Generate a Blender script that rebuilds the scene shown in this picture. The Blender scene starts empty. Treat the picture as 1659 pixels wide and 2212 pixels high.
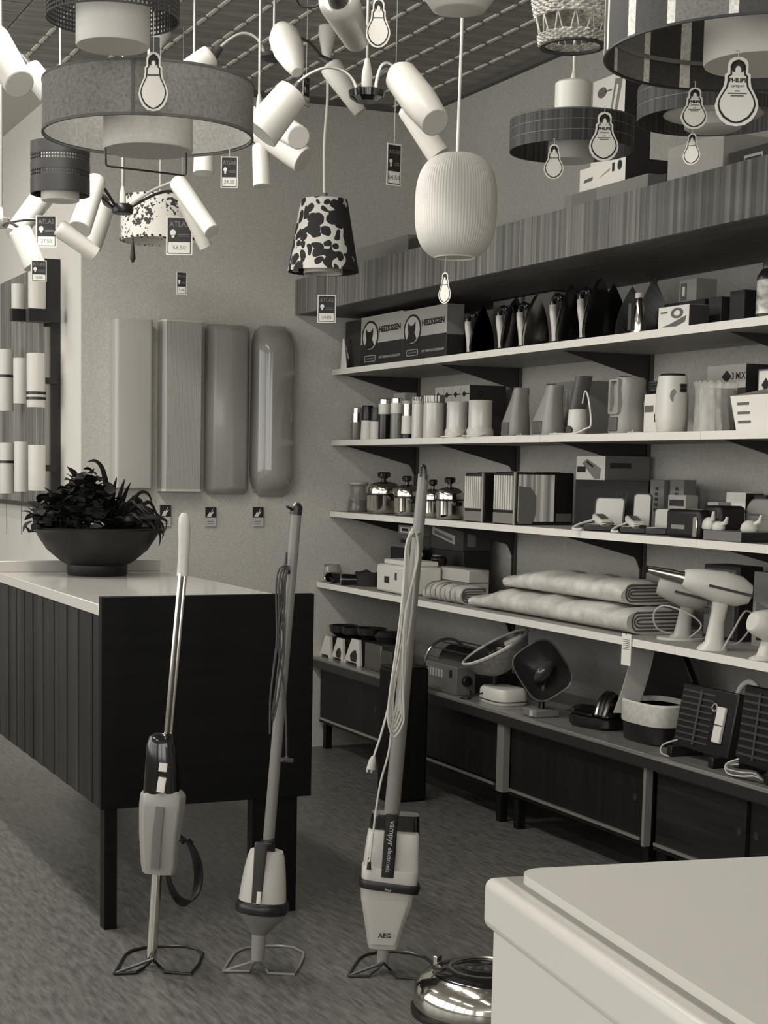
import bpy, math, random
from math import sin, cos, pi, sqrt, radians
from mathutils import Vector, Matrix
random.seed(7)
SC = bpy.context.scene
COL = SC.collection

# ------------------------------------------------------------------ camera
# a view camera with a little front fall: 3482 px focal length on the 1659 x 2212 frame, principal point off centre
W, H = 1659.0, 2212.0
FPX, PPX, PPY = 3481.845, 675.62, 1400.0
AX = Vector((0.9219, -0.3876, 0.0165)); AY = Vector((0.0273, 0.1087, 0.9937)); AZ = Vector((-0.3870, -0.9153, 0.1107))
EYE = Vector((0, 0, 1.30))
AX.normalize(); AZ = (AZ - AX * AZ.dot(AX)).normalized(); AY = AZ.cross(AX)
cam = bpy.data.objects.new('camera', bpy.data.cameras.new('camera'))
COL.objects.link(cam)
cam.matrix_world = Matrix(((AX.x, AY.x, AZ.x, EYE.x), (AX.y, AY.y, AZ.y, EYE.y), (AX.z, AY.z, AZ.z, EYE.z), (0, 0, 0, 1)))
cd = cam.data
cd.sensor_fit = 'HORIZONTAL'; cd.sensor_width = 36; cd.lens = FPX / W * 36
cd.shift_x = -(PPX - W / 2) / W; cd.shift_y = (PPY - H / 2) / W
cd.clip_start = 0.05
SC.camera = cam

# ------------------------------------------------------------------ light: daylight through the shop windows, white tube lamps above
SC.view_settings.view_transform = 'Standard'; SC.view_settings.look = 'None'
SC.view_settings.gamma = 1; SC.view_settings.use_curve_mapping = False
SC.view_settings.exposure = 0.0
wd = bpy.data.worlds.new('world'); SC.world = wd; wd.use_nodes = True
wd.node_tree.nodes['Background'].inputs[0].default_value = (0.92, 0.96, 1, 1)
wd.node_tree.nodes['Background'].inputs[1].default_value = 0.5
def window_light(name, loc, direction, sx, sy, power):
    l = bpy.data.lights.new(name, 'AREA'); l.shape = 'RECTANGLE'; l.size = sx; l.size_y = sy; l.energy = power
    l.color = (1, 0.985, 0.95)
    o = bpy.data.objects.new(name, l); COL.objects.link(o); o.location = loc
    o.rotation_euler = Vector(direction).to_track_quat('-Z', 'Y').to_euler()
    return o
# left street window (four panes) and the shopfront behind the camera (three panes)
for i, yy in enumerate((-0.4, 1.3, 3.0, 4.7, 6.4, 8.1)):
    window_light('daylight_left', (-2.95, yy, 1.75), (1, 0, -0.12), 1.45, 2.0, (16, 21, 25, 28, 32, 28)[i])
for xx in (-2.0, -0.4, 1.2):
    window_light('daylight_shopfront', (xx, -1.95, 1.7), (0, 1, -0.05), 1.35, 2.1, 30)

# ------------------------------------------------------------------ pixel helpers (photograph frame -> place in the room)
def ray(u, v):
    return (AX * ((u - PPX) / FPX) - AY * ((v - PPY) / FPX) - AZ)
def P(u, v, x=None, y=None, z=None):
    r = ray(u, v)
    t = ((x - EYE.x) / r.x) if x is not None else ((y - EYE.y) / r.y) if y is not None else ((z - EYE.z) / r.z)
    return EYE + r * t
def PD(u, v, d):
    return EYE + ray(u, v) * d
def KD(p):
    return FPX / (Vector(p) - EYE).dot(-AZ)

# ------------------------------------------------------------------ materials (all warm greys: the place is a black-and-white print)
TINT = (1.0, 0.955, 0.86)
def lin(v):
    c = v / 255.0
    c = c / 12.92 if c < 0.04045 else ((c + 0.055) / 1.055) ** 2.4
    return (c * TINT[0], c * TINT[1], c * TINT[2], 1)
MATS = {}
def mat(v, rough=0.5, metal=0.0, kind=None, sc=1.0, amt=0.25, bump=0.0, coat=0.0, alpha=1.0, v2=None, trans=0.0, spec=0.5):
    key = (v, rough, metal, kind, sc, amt, bump, coat, alpha, v2, trans, spec)
    if key in MATS: return MATS[key]
    m = bpy.data.materials.new('grey_%d_%s' % (v, kind or 'plain')); m.use_nodes = True
    nt = m.node_tree; N = nt.nodes; L = nt.links; b = N['Principled BSDF']
    b.inputs['Base Color'].default_value = lin(v); b.inputs['Roughness'].default_value = rough
    b.inputs['Metallic'].default_value = metal
    b.inputs['Specular IOR Level'].default_value = spec
    if coat: b.inputs['Coat Weight'].default_value = coat; b.inputs['Coat Roughness'].default_value = 0.08
    if alpha < 1: b.inputs['Alpha'].default_value = alpha
    if trans: b.inputs['Transmission Weight'].default_value = trans
    if kind:
        tc = N.new('ShaderNodeTexCoord'); mp = N.new('ShaderNodeMapping'); L.new(tc.outputs['Object'], mp.inputs[0])
        no = N.new('ShaderNodeTexNoise'); L.new(mp.outputs[0], no.inputs['Vector'])
        no.inputs['Scale'].default_value = 1.0; no.inputs['Detail'].default_value = 5; no.inputs['Roughness'].default_value = 0.6
        S = {'noise': (60, 60, 60), 'grainx': (4, 90, 90), 'grainz': (90, 90, 3), 'grainy': (90, 4, 90), 'fabric': (220, 220, 40),
             'floor': (70, 12, 20), 'stripes': (40, 40, 0.02), 'plaster': (130, 130, 130), 'blot': (14, 14, 14)}[kind]
        mp.inputs['Scale'].default_value = tuple(s * sc for s in S)
        if kind == 'floor': mp.inputs['Rotation'].default_value = (0, 0, radians(28))
        rp = N.new('ShaderNodeValToRGB'); L.new(no.outputs['Fac'], rp.inputs[0])
        lo, hi = (v * (1 - amt), min(255, v * (1 + amt))) if v2 is None else (v, v2)
        rp.color_ramp.elements[0].position = 0.33; rp.color_ramp.elements[1].position = 0.67
        if kind == 'stripes': rp.color_ramp.elements[0].position = 0.42; rp.color_ramp.elements[1].position = 0.58
        rp.color_ramp.elements[0].color = lin(lo); rp.color_ramp.elements[1].color = lin(hi)
        L.new(rp.outputs[0], b.inputs['Base Color'])
        if bump:
            bp = N.new('ShaderNodeBump'); bp.inputs['Strength'].default_value = bump; bp.inputs['Distance'].default_value = 0.004
            L.new(no.outputs['Fac'], bp.inputs['Height']); L.new(bp.outputs[0], b.inputs['Normal'])
    MATS[key] = m
    return m
WHITE = mat(228, 0.45); WHITE_GLOSS = mat(226, 0.2, coat=0.4); CREAM = mat(205, 0.4); GREYL = mat(160, 0.45); GREYM = mat(115, 0.5)
GREYD = mat(70, 0.5); DARK = mat(38, 0.45); BLACK = mat(20, 0.35); BLACK_GLOSS = mat(16, 0.12, coat=0.5)
CHROME = mat(215, 0.12, 1.0); STEEL = mat(190, 0.3, 1.0); PAPER = mat(222, 0.7); INK = mat(30, 0.7); GREYINK = mat(95, 0.7)

# ------------------------------------------------------------------ mesh builder
class MB:
    def __init__(s): s.v = []; s.f = []; s.s = []
    def add(s, vs, fs, smooth=False, M=None):
        n = len(s.v)
        for p in vs:
            p = Vector(p)
            s.v.append(M @ p if M is not None else p)
        for f in fs:
            s.f.append([i + n for i in f]); s.s.append(smooth)
        return s
    def box(s, x0, x1, y0, y1, z0, z1, M=None):
        vs = [(x, y, z) for z in (z0, z1) for y in (y0, y1) for x in (x0, x1)]
        return s.add(vs, [(0, 2, 3, 1), (4, 5, 7, 6), (0, 1, 5, 4), (2, 6, 7, 3), (0, 4, 6, 2), (1, 3, 7, 5)], False, M)
    def rings(s, rings, cap0=True, cap1=True, smooth=True, closed=False, M=None):
        n = len(rings[0]); vs = [p for r in rings for p in r]; fs = []
        m = len(rings)
        for i in range(m if closed else m - 1):
            a, b = i * n, ((i + 1) % m) * n
            for j in range(n):
                k = (j + 1) % n
                fs.append((a + j, a + k, b + k, b + j))
        s.add(vs, fs, smooth, M)
        if not closed:
            if cap0: s.add(rings[0], [tuple(range(n))[::-1]], False, M)
            if cap1: s.add(rings[-1], [tuple(range(n))], False, M)
        return s
    def lathe(s, prof, n=32, M=None, cap0=True, cap1=True, rad=None, closed=False):
        rg = []
        for r, z in prof:
            r = max(r, 1e-5)
            rg.append([(r * (rad(2 * pi * j / n) if rad else 1) * cos(2 * pi * j / n), r * (rad(2 * pi * j / n) if rad else 1) * sin(2 * pi * j / n), z) for j in range(n)])
        return s.rings(rg, cap0, cap1, True, closed, M)
    def cyl(s, r, z0, z1, n=24, M=None, r1=None):
        return s.lathe([(r, z0), (r if r1 is None else r1, z1)], n, M)
    def tube(s, pts, r, n=8, closed=False, M=None, cap=True):
        pts = [Vector(p) for p in pts]; m = len(pts)
        rr = r if isinstance(r, (list, tuple)) else [r] * m
        rg = []; nrm = None
        for i in range(m):
            a = pts[(i - 1) % m] if (closed or i > 0) else pts[0]
            b = pts[(i + 1) % m] if (closed or i < m - 1) else pts[-1]
            t = (b - a).normalized()
            if nrm is None:
                nrm = t.cross(Vector((0.31, 0.2, 0.93)))
                if nrm.length < 0.05: nrm = t.cross(Vector((1, 0, 0)))
            nrm = (nrm - t * nrm.dot(t)).normalized(); bn = t.cross(nrm)
            rg.append([pts[i] + (nrm * cos(2 * pi * j / n) + bn * sin(2 * pi * j / n)) * rr[i] for j in range(n)])
        return s.rings(rg, cap, cap, True, closed, M)
    def prism(s, poly, h0, h1, M=None, smooth=False):
        # polygon in x,y ; extruded along z
        n = len(poly)
        a = sum(poly[i][0] * poly[(i + 1) % n][1] - poly[(i + 1) % n][0] * poly[i][1] for i in range(n))
        if a < 0: poly = poly[::-1]
        s.add([(x, y, h0) for x, y in poly] + [(x, y, h1) for x, y in poly], [(i, (i + 1) % n, n + (i + 1) % n, n + i) for i in range(n)], smooth, M)
        s.add([(x, y, h0) for x, y in poly], [tuple(range(n))[::-1]], False, M)
        return s.add([(x, y, h1) for x, y in poly], [tuple(range(n))], False, M)
    def plate(s, poly, y0, y1, M=None):
        # polygon in x,z ; thickness along y (y0 nearer the viewer)
        return s.prism([(x, z) for x, z in poly], -y1, -y0, (M or Matrix()) @ XZ)
    def ring_plate(s, outer, inner, y0, y1, M=None):
        n = len(outer); M2 = (M or Matrix()) @ XZ
        vs = [(x, z, -y1) for x, z in outer] + [(x, z, -y1) for x, z in inner] + [(x, z, -y0) for x, z in outer] + [(x, z, -y0) for x, z in inner]
        fs = []
        for i in range(n):
            j = (i + 1) % n
            fs += [(2 * n + i, 2 * n + j, 3 * n + j, 3 * n + i), (i, n + i, n + j, j), (i, j, 2 * n + j, 2 * n + i), (n + i, 3 * n + i, 3 * n + j, n + j)]
        return s.add(vs, fs, False, M2)
    def ball(s, c, r, n=16, M=None):
        rx, ry, rz = r if isinstance(r, (tuple, list)) else (r, r, r)
        rg = []
        for i in range(n // 2 + 1):
            t = -pi / 2 + pi * i / (n // 2)
            q = max(cos(t), 1e-4)
            rg.append([(c[0] + rx * q * cos(2 * pi * j / n), c[1] + ry * q * sin(2 * pi * j / n), c[2] + rz * sin(t)) for j in range(n)])
        return s.rings(rg, True, True, True, False, M)
XZ = Matrix(((1, 0, 0, 0), (0, 0, -1, 0), (0, 1, 0, 0), (0, 0, 0, 1)))   # x,y,z -> x,-z,y
def se(a, b, n=24, e=2.0, c=(0, 0), z=0.0):
    # superellipse ring in x,y
    r = []
    for j in range(n):
        t = 2 * pi * j / n
        ct, st = cos(t), sin(t)
        r.append((c[0] + a * math.copysign(abs(ct) ** (2 / e), ct), c[1] + b * math.copysign(abs(st) ** (2 / e), st), z))
    return r
def rrect(w, h, r, n=4, cx=0, cz=0):
    o = []
    for qx, qz, a0 in ((1, 1, 0), (-1, 1, 90), (-1, -1, 180), (1, -1, 270)):
        for i in range(n + 1):
            a = radians(a0 + 90 * i / n)
            o.append((cx + qx * (w / 2 - r) + r * cos(a), cz + qz * (h / 2 - r) + r * sin(a)))
    return o
def ell(a, b, n=24, cx=0, cz=0):
    return [(cx + a * cos(2 * pi * i / n), cz + b * sin(2 * pi * i / n)) for i in range(n)]
def axis(a, b, up=(0.0, 1.0, 0.02)):
    # matrix whose z runs from a to b
    a, b = Vector(a), Vector(b); z = (b - a).normalized(); x = Vector(up).cross(z)
    if x.length < 1e-3: x = Vector((1, 0, 0)).cross(z)
    x.normalize(); y = z.cross(x)
    return Matrix(((x.x, y.x, z.x, a.x), (x.y, y.y, z.y, a.y), (x.z, y.z, z.z, a.z), (0, 0, 0, 1)))
def spline(pts, k=6):
    pts = [Vector(p) for p in pts]; o = []
    for i in range(len(pts) - 1):
        p0, p1, p2, p3 = pts[max(i - 1, 0)], pts[i], pts[i + 1], pts[min(i + 2, len(pts) - 1)]
        for j in range(k):
            t = j / k
            o.append(0.5 * ((2 * p1) + (p2 - p0) * t + (2 * p0 - 5 * p1 + 4 * p2 - p3) * t * t + (3 * p1 - p0 - 3 * p2 + p3) * t ** 3))
    o.append(pts[-1]); return o
def root_matrix(o):
    m = Matrix()
    while o is not None:
        m = Matrix.Translation(o.location) @ o.rotation_euler.to_matrix().to_4x4() @ m; o = o.parent
    return m
def obj(name, mb, m, parent=None, label=None, bevel=0.0, world=False, seg=2, kind=None, ang=40):
    me = bpy.data.meshes.new(name)
    vs = mb.v
    if world and parent is not None:
        Mi = root_matrix(parent).inverted(); vs = [Mi @ v for v in vs]
    me.from_pydata([tuple(v) for v in vs], [], mb.f)
    me.polygons.foreach_set('use_smooth', mb.s); me.materials.append(m)
    if any(mb.s): me.set_sharp_from_angle(angle=radians(ang))
    me.update()
    o = bpy.data.objects.new(name, me); COL.objects.link(o)
    if parent is not None: o.parent = parent
    if label: o['label'] = label
    if kind: o['kind'] = kind
    if bevel:
        bv = o.modifiers.new('bevel', 'BEVEL'); bv.width = bevel; bv.segments = seg; bv.limit_method = 'ANGLE'; bv.angle_limit = radians(35)
        bv.harden_normals = False
        me.polygons.foreach_set('use_smooth', [True] * len(mb.f)); me.set_sharp_from_angle(angle=radians(50))
    return o
def thing(name, label, cat, loc=(0, 0, 0), rz=0.0, group=None, tilt=None):
    o = bpy.data.objects.new(name, None); COL.objects.link(o); o.empty_display_size = 0.05
    o.location = loc; o.rotation_euler = (0, 0, rz) if tilt is None else (tilt[0], tilt[1], rz)
    o['label'] = label; o['category'] = cat
    if group: o['group'] = group
    return o
def struct(name, mb, m, parent=None, bevel=0.0):
    o = obj(name, mb, m, parent, bevel=bevel)
    if parent is None: o['kind'] = 'structure'
    return o
def tag(o, label, cat, group=None):
    o['label'] = label; o['category'] = cat
    if group: o['group'] = group
    return o
def copies(o, name=None, loc=None, parent=None):
    c = o.copy(); COL.objects.link(c)
    if loc is not None: c.location = loc
    if parent is not None: c.parent = parent
    return c
def dup(root, loc, rz=None, label=None, group=None):
    r = root.copy(); COL.objects.link(r); r.location = loc
    if rz is not None: r.rotation_euler = (root.rotation_euler[0], root.rotation_euler[1], rz)
    if label: r['label'] = label
    if group: r['group'] = group
    for ch in [c for c in root.children]:
        c = ch.copy(); COL.objects.link(c); c.parent = r
        for g in ch.children:
            d = g.copy(); COL.objects.link(d); d.parent = c
    return r
def text(s, size, m, parent, M, name='lettering', stretch=1.0, ex=0.0003, world=False, bold=0.0, fit=None):
    # flat lettering in the local x,z plane, centred at M, read from -y
    cu = bpy.data.curves.new('t', 'FONT'); cu.body = s; cu.size = size; cu.align_x = 'CENTER'; cu.align_y = 'CENTER'
    cu.extrude = ex; cu.resolution_u = 2; cu.offset = bold
    t = bpy.data.objects.new('t', cu)
    me = bpy.data.meshes.new_from_object(t)
    bpy.data.objects.remove(t); bpy.data.curves.remove(cu)
    if fit:
        xs = [v.co.x for v in me.vertices]; ys_ = [v.co.y for v in me.vertices]
        me.transform(Matrix.Diagonal((fit[0] / (max(xs) - min(xs)), fit[1] / (max(ys_) - min(ys_)), 1, 1)))
    me.transform(M @ Matrix.Diagonal((stretch, 1, 1, 1)) .to_4x4() @ XZ)
    if world: me.transform(root_matrix(parent).inverted())
    me.materials.clear(); me.materials.append(m); me.name = name
    o = bpy.data.objects.new(name, me); COL.objects.link(o); o.parent = parent
    return o
T = Matrix.Translation
def RZ(a): return Matrix.Rotation(a, 4, 'Z')
def RX(a): return Matrix.Rotation(a, 4, 'X')
def RY(a): return Matrix.Rotation(a, 4, 'Y')

# ================================================================== the room
XR, XL, YB, YF, ZC = 3.42, 1.806, 6.89, 10.2, 2.95
XO, YO = -3.0, -2.0
def wallbox(name, x0, x1, y0, y1, z0, z1, m, parent=None, bevel=0.0):
    return struct(name, MB().box(x0, x1, y0, y1, z0, z1), m, parent, bevel)
M_FLOOR = mat(72, 0.42, kind='floor', v2=112, bump=0.05)
M_WALL = mat(192, 0.85, kind='plaster', amt=0.06, bump=0.25)
M_WALLR = mat(174, 0.85, kind='plaster', amt=0.06, bump=0.25)
M_PAINT = mat(214, 0.7)
wallbox('floor', XO, XR + 0.1, YO, YF, -0.1, 0, M_FLOOR)
wallbox('wall_back', XL, XR + 0.1, YB, YB + 0.12, 0, ZC + 0.1, M_WALL)
wallbox('wall_right', XR, XR + 0.1, YO, YB, 0, ZC + 0.1, M_WALLR)
wallbox('wall_left', XL, XL + 0.1, YB + 0.12, YF, 0, ZC + 0.1, M_PAINT)
struct('trim_1', MB().box(XL - 0.003, XL, YB, YB + 0.14, 0, ZC), M_PAINT)
wallbox('wall_far', XO, XL + 0.1, YF, YF + 0.1, 0, ZC + 0.1, mat(190, 0.8))
# window walls outside the picture: sill, head and piers with openings between them
wf = wallbox('wall_front', XO, XR, YO - 0.12, YO, 0, 0.55, M_WALLR)
wallbox('header', XO, XR, YO - 0.12, YO, 2.8, ZC + 0.1, M_WALLR, wf)
for xa, xb in ((XO, -2.75), (-1.3, -1.1), (0.3, 0.5), (1.95, XR)): wallbox('pier', xa, xb, YO - 0.12, YO, 0.55, 2.8, M_WALLR, wf)
wo = wallbox('wall_outer', XO - 0.12, XO, YO, YF, 0, 0.65, M_WALLR)
wallbox('header', XO - 0.12, XO, YO, YF, 2.8, ZC + 0.1, M_WALLR, wo)
for ya in (-2.0, 0.4, 2.1, 3.8, 5.5, 7.2, 8.9): wallbox('pier', XO - 0.12, XO, ya, ya + (0.8 if ya == -2.0 else 1.3 if ya == 8.9 else 0.12), 0.65, 2.8, M_WALLR, wo)

# ceiling: a pale slab carrying dark acoustic tiles and short white strips between them
M_SLAB = mat(195, 0.8); M_TILE = mat(150, 0.75, kind='grainx', amt=0.10, sc=0.3); M_STRIP = mat(225, 0.6)
ceil = wallbox('ceiling', XO, XR + 0.1, YO, YF, ZC + 0.014, ZC + 0.12, M_SLAB)
PX, PY = 0.157, 0.130
tile0 = strip0 = None
x0c, y0c = 3.415, 6.885
for i in range(13):
    for j in range(15):
        loc = (x0c - PX * (i + 0.5), y0c - PY * (j + 0.5), ZC + 0.014)
        if tile0 is None:
            tile0 = obj('tile', MB().box(-PX / 2 + 0.003, PX / 2 - 0.003, -PY / 2 + 0.0022, PY / 2 - 0.0022, -0.014, 0), M_TILE, ceil, bevel=0.002, seg=1)
            tile0.location = loc
            strip0 = obj('strip', MB().box(-0.0065, 0.0065, -0.048, 0.048, -0.019, -0.001), M_STRIP, ceil)
            strip0.location = (loc[0] - PX / 2, loc[1], ZC + 0.014)
        else:
            copies(tile0, loc=loc)
            if i < 12: copies(strip0, loc=(loc[0] - PX / 2, loc[1], ZC + 0.014))
rest = MB()
for i in range(41):
    for j in range(66):
        x, y = x0c - PX * (i + 0.5), y0c - PY * (j + 0.5)
        if i < 13 and j < 15: continue
        rest.add([(x - PX / 2 + 0.003, y - PY / 2 + 0.0022, ZC), (x + PX / 2 - 0.003, y - PY / 2 + 0.0022, ZC), (x + PX / 2 - 0.003, y + PY / 2 - 0.0022, ZC), (x - PX / 2 + 0.003, y + PY / 2 - 0.0022, ZC)], [(3, 2, 1, 0)])
for i in range(13, 41):
    for j in range(-25, 0):
        x, y = x0c - PX * (i + 0.5), y0c - PY * (j + 0.5)
        if x > XL - 0.06: continue
        rest.add([(x - PX / 2 + 0.003, y - PY / 2 + 0.0022, ZC), (x + PX / 2 - 0.003, y - PY / 2 + 0.0022, ZC), (x + PX / 2 - 0.003, y + PY / 2 - 0.0022, ZC), (x - PX / 2 + 0.003, y + PY / 2 - 0.0022, ZC)], [(3, 2, 1, 0)])
obj('tiles', rest, M_TILE, ceil, kind='stuff')
obj('ceiling_shade_strip', MB().box(XL, XR, YB - 0.03, YB, ZC - 0.022, ZC + 0.013).box(XR - 0.03, XR, YO, YB, ZC - 0.022, ZC + 0.013), mat(90, 0.7), ceil)  # dark grey paints the shadow band where the ceiling meets the walls

# ================================================================== shelving on the right wall
M_SHELF = mat(150, 0.55, kind='grainy', amt=0.08); M_EDGE = mat(222, 0.5); M_BRACKET = mat(42, 0.5)
BY = [6.86, 5.92, 4.98, 4.04, 3.10]
JY = [6.885, 5.955, 5.016, 4.077, 3.14, 2.2]
ZS = [1.752, 1.431, 1.104, 0.778]; XF = [2.985, 2.985, 2.985, 2.925]
ORD = ['topmost', 'second from the top', 'third from the top', 'lowest']
rail0 = None
for k, by in enumerate(BY):
    r = MB().box(XR - 0.012, XR - 0.0, by - 0.014, by - 0.006, 0.45, 2.0).box(XR - 0.012, XR, by + 0.006, by + 0.014, 0.45, 2.0).box(XR - 0.004, XR, by - 0.006, by + 0.006, 0.45, 2.0)
    o = struct('trim_%d' % (k + 2), r, GREYD)
for k in range(4):
    z, xf = ZS[k], XF[k]
    sh = thing('wall_shelf', 'long pale-edged wall shelf full of goods, %s of the four' % ORD[k], 'shelf', (xf, YB, z), 0)
    for j in range(5):
        b = MB().box(xf + 0.002, XR - 0.014, JY[j + 1] + 0.0008, JY[j] - 0.0008, z - 0.024, z)
        o = obj('board', b, M_SHELF, sh, world=True)
        e = MB().box(xf - 0.001, xf + 0.002, JY[j + 1] + 0.0008, JY[j] - 0.0008, z - 0.0245, z + 0.0005)
        obj('edge_strip', e, M_EDGE, o, world=True)
    for by in BY:
        dep = XR - xf
        poly = [(XR - 0.012, z - 0.024), (XR - 0.012, z - 0.15)]
        for q in range(7):
            a = q / 6
            poly.append((XR - 0.02 - 0.03 * a, z - 0.15 + 0.045 * (1 - (1 - a) ** 2)))
        poly += [(xf + 0.1, z - 0.034), (xf + 0.06, z - 0.024)]
        b = MB().plate([(x, zz) for x, zz in poly], by - 0.004, by + 0.004)
        obj('bracket', b, M_BRACKET, sh, world=True)
# wood pelmet above the shelves: vertical strips of veneer on a canopy board
pel = thing('shelf_canopy', 'striped wooden canopy with a deep fascia running above the wall shelves', 'canopy', (2.795, YB, 1.99))
y1 = YB - 0.002; nb = 0
rnd = random.Random(3)
pels = [mat(v, 0.5, kind='stripes', amt=a, sc=s) for v, a, s in ((98, 0.2, 1.0), (106, 0.2, 1.2), (92, 0.18, 0.9), (102, 0.22, 1.1))]
while y1 > 2.2:
    w = 0.11 + 0.05 * rnd.random()
    obj('fascia_board', MB().box(2.795, 2.815, y1 - w + 0.0012, y1, 1.99, 2.146), pels[nb % 4], pel, world=True)
    y1 -= w; nb += 1
obj('canopy_board', MB().box(2.815, XR - 0.014, 2.2, YB - 0.002, 1.99, 2.008), mat(80, 0.6, kind='grainy'), pel, world=True)
obj('top_board', MB().box(2.815, XR - 0.014, 2.2, YB - 0.002, 2.118, 2.138), mat(120, 0.6), pel, world=True)

# ================================================================== low counter below the shelves: dark sideboards on legs with a stone-coloured top
M_CTOP = mat(120, 0.28, kind='grainy', amt=0.12, sc=0.5, coat=0.3); M_WOOD = mat(17, 0.5, kind='grainz', amt=0.35, sc=0.5, spec=0.25); M_WOODH = mat(27, 0.45, kind='grainy', amt=0.4, sc=0.4, spec=0.3)
M_POST = mat(120, 0.4)
ZT, XK = 0.43, 2.905
ct = thing('low_counter', 'long low counter of polished grey slabs under the shelves', 'counter', (XK, 4, ZT))
cj = [YB - 0.003, 5.117, 4.19, 3.26, 2.2]
for a, b in zip(cj[:-1], cj[1:]):
    obj('slab', MB().box(XK, XR - 0.015, b + 0.0006, a - 0.0006, ZT - 0.03, ZT), M_CTOP, ct, world=True, bevel=0.002)
obj('front_lip', MB().box(XK - 0.004, XK + 0.012, 2.2, YB - 0.003, ZT - 0.045, ZT - 0.012), mat(35, 0.4), ct, world=True)
def sideboard(ya, yb, doors, label, md):
    sb = thing('sideboard', label, 'cabinet', (XK + 0.03, ya, 0.0))
    x0 = XK + 0.03; zb = 0.135
    obj('carcass', MB().box(x0 + 0.03, XR - 0.02, yb + 0.004, ya - 0.004, zb, ZT - 0.046).box(x0 + 0.005, XR - 0.02, yb + 0.004, ya - 0.004, zb - 0.012, zb + 0.006), M_WOOD, sb, world=True)
    n = len(doors) - 1
    for i in range(n):
        off = 0.012 if i % 2 else 0.0
        d = obj('door', MB().box(x0 + 0.006 + off, x0 + 0.022 + off, doors[i + 1] + 0.002, doors[i] - 0.002, zb + 0.012, ZT - 0.06), md, sb, world=True)
        yh = doors[i] - (doors[i] - doors[i + 1]) * (0.93 if i % 2 == 0 else 0.07)
        obj('finger_grip', MB().cyl(0.012, 0, 0.003, 16, T((x0 + 0.0045 + off, yh, 0.27)) @ RY(pi / 2)), DARK, d, world=True)
    obj('track', MB().box(x0 - 0.001, x0 + 0.006, yb + 0.03, ya - 0.01, zb + 0.002, zb + 0.012), mat(190, 0.3, 0.8), sb, world=True)
    obj('top_track', MB().box(x0 + 0.0, x0 + 0.03, yb + 0.01, ya - 0.01, ZT - 0.06, ZT - 0.046), DARK, sb, world=True)
    for yy in (ya - 0.02, yb + 0.04):
        for xx in (x0 + 0.02, XR - 0.08):
            obj('leg', MB().box(xx, xx + 0.03, yy - 0.034, yy, 0, zb - 0.01), mat(16, 0.5, spec=0.2), sb, world=True)
    return sb
def post(yy, w=0.03):
    o = obj('counter_post', MB().box(XK + 0.008, XK + 0.034, yy - w, yy, 0.13, ZT - 0.046), M_POST)
    return o
sideboard(YB - 0.02, 5.16, [YB - 0.03, 6.2, 5.17], 'dark sideboard under the far end of the counter, half hidden by the wooden pedestal', M_WOOD)
sideboard(5.09, 4.21, [5.08, 4.22], 'dark sideboard with one wide sliding door in the middle of the counter', M_WOOD)
sideboard(4.175, 2.4, [4.165, 3.72, 3.29, 2.86, 2.41], 'dark sideboard with streaky grained sliding doors at the near end of the counter', M_WOODH)
tag(post(5.135, 0.05), 'wide pale upright post between the far and middle sideboards', 'post')
tag(post(4.2, 0.014), 'thin pale upright post at the near end of the middle sideboard', 'post')
ped = thing('wooden_pedestal', 'dark wooden pedestal box on the floor in front of the far counter', 'pedestal', (2.70, 5.3, 0))
yq, yn, zq = P(818, 1460, x=2.70).y, P(928, 1460, x=2.865).y, P(928, 1442, x=2.865).z
obj('body', MB().box(2.70, 2.865, yn, yq, 0.0, zq), mat(14, 0.5, kind='grainz', amt=0.3, spec=0.2), ped, world=True, bevel=0.012)
obj('top_panel', MB().box(2.704, 2.861, yn + 0.004, yq - 0.004, zq, zq + 0.005), mat(30, 0.4), ped, world=True)

# ================================================================== free-standing counter with the flower bowl
M_CON = mat(9, 0.5, kind='grainx', amt=0.5, sc=0.4, spec=0.2); CY0, CY1, CX0, CX1 = 4.289, 6.2, 1.18, 1.805
con = thing('sales_counter', 'dark wood sales counter with a white top, standing on legs', 'counter', (CX0, CY0, 0))
obj('end_panel', MB().box(CX0, CX1 + 0.01, CY0, CY0 + 0.025, 0.345, 0.940), M_CON, con, world=True, bevel=0.002)
obj('back_panel', MB().box(CX1 - 0.03, CX1 - 0.01, CY0 + 0.026, CY1, 0.345, 0.88), M_CON, con, world=True)
obj('bottom', MB().box(CX0 + 0.02, CX1 - 0.03, CY0 + 0.026, CY1, 0.345, 0.36), M_CON, con, world=True)
bd = [mat(v, 0.45, kind='grainz', amt=0.35, sc=0.5, spec=0.3) for v in (26, 35, 22, 30, 39, 24)]
y = CY0 + 0.026; i = 0; rnd = random.Random(5)
while y < CY1 - 0.02:
    w = 0.055 + 0.035 * rnd.random()
    obj('board', MB().box(CX0 + (0.002 if i % 2 else 0.004), CX0 + 0.02, y + 0.0008, min(y + w, CY1), 0.330 if False else 0.345, 0.884), bd[rnd.randrange(6)], con, world=True)
    y += w; i += 1
tp = obj('top', MB().box(CX0 - 0.001, CX1 - 0.005, CY0 + 0.026, CY1 + 0.01, 0.886, 0.918), mat(206, 0.16, coat=0.3), con, world=True, bevel=0.002, label='glossy white top')
obj('leg', MB().box(CX0 + 0.012, CX0 + 0.048, CY0 + 0.004, CY0 + 0.05, 0, 0.344), M_CON, con, world=True)
obj('leg', MB().box(1.635, 1.775, CY0 + 0.01, CY0 + 0.05, 0, 0.344), M_CON, con, world=True, label='wide board leg')
obj('leg', MB().box(CX0 + 0.012, CX0 + 0.048, CY1 - 0.06, CY1 - 0.02, 0, 0.344), M_CON, con, world=True)
obj('leg', MB().box(CX1 - 0.06, CX1 - 0.02, CY1 - 0.06, CY1 - 0.02, 0, 0.344), M_CON, con, world=True)
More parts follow.
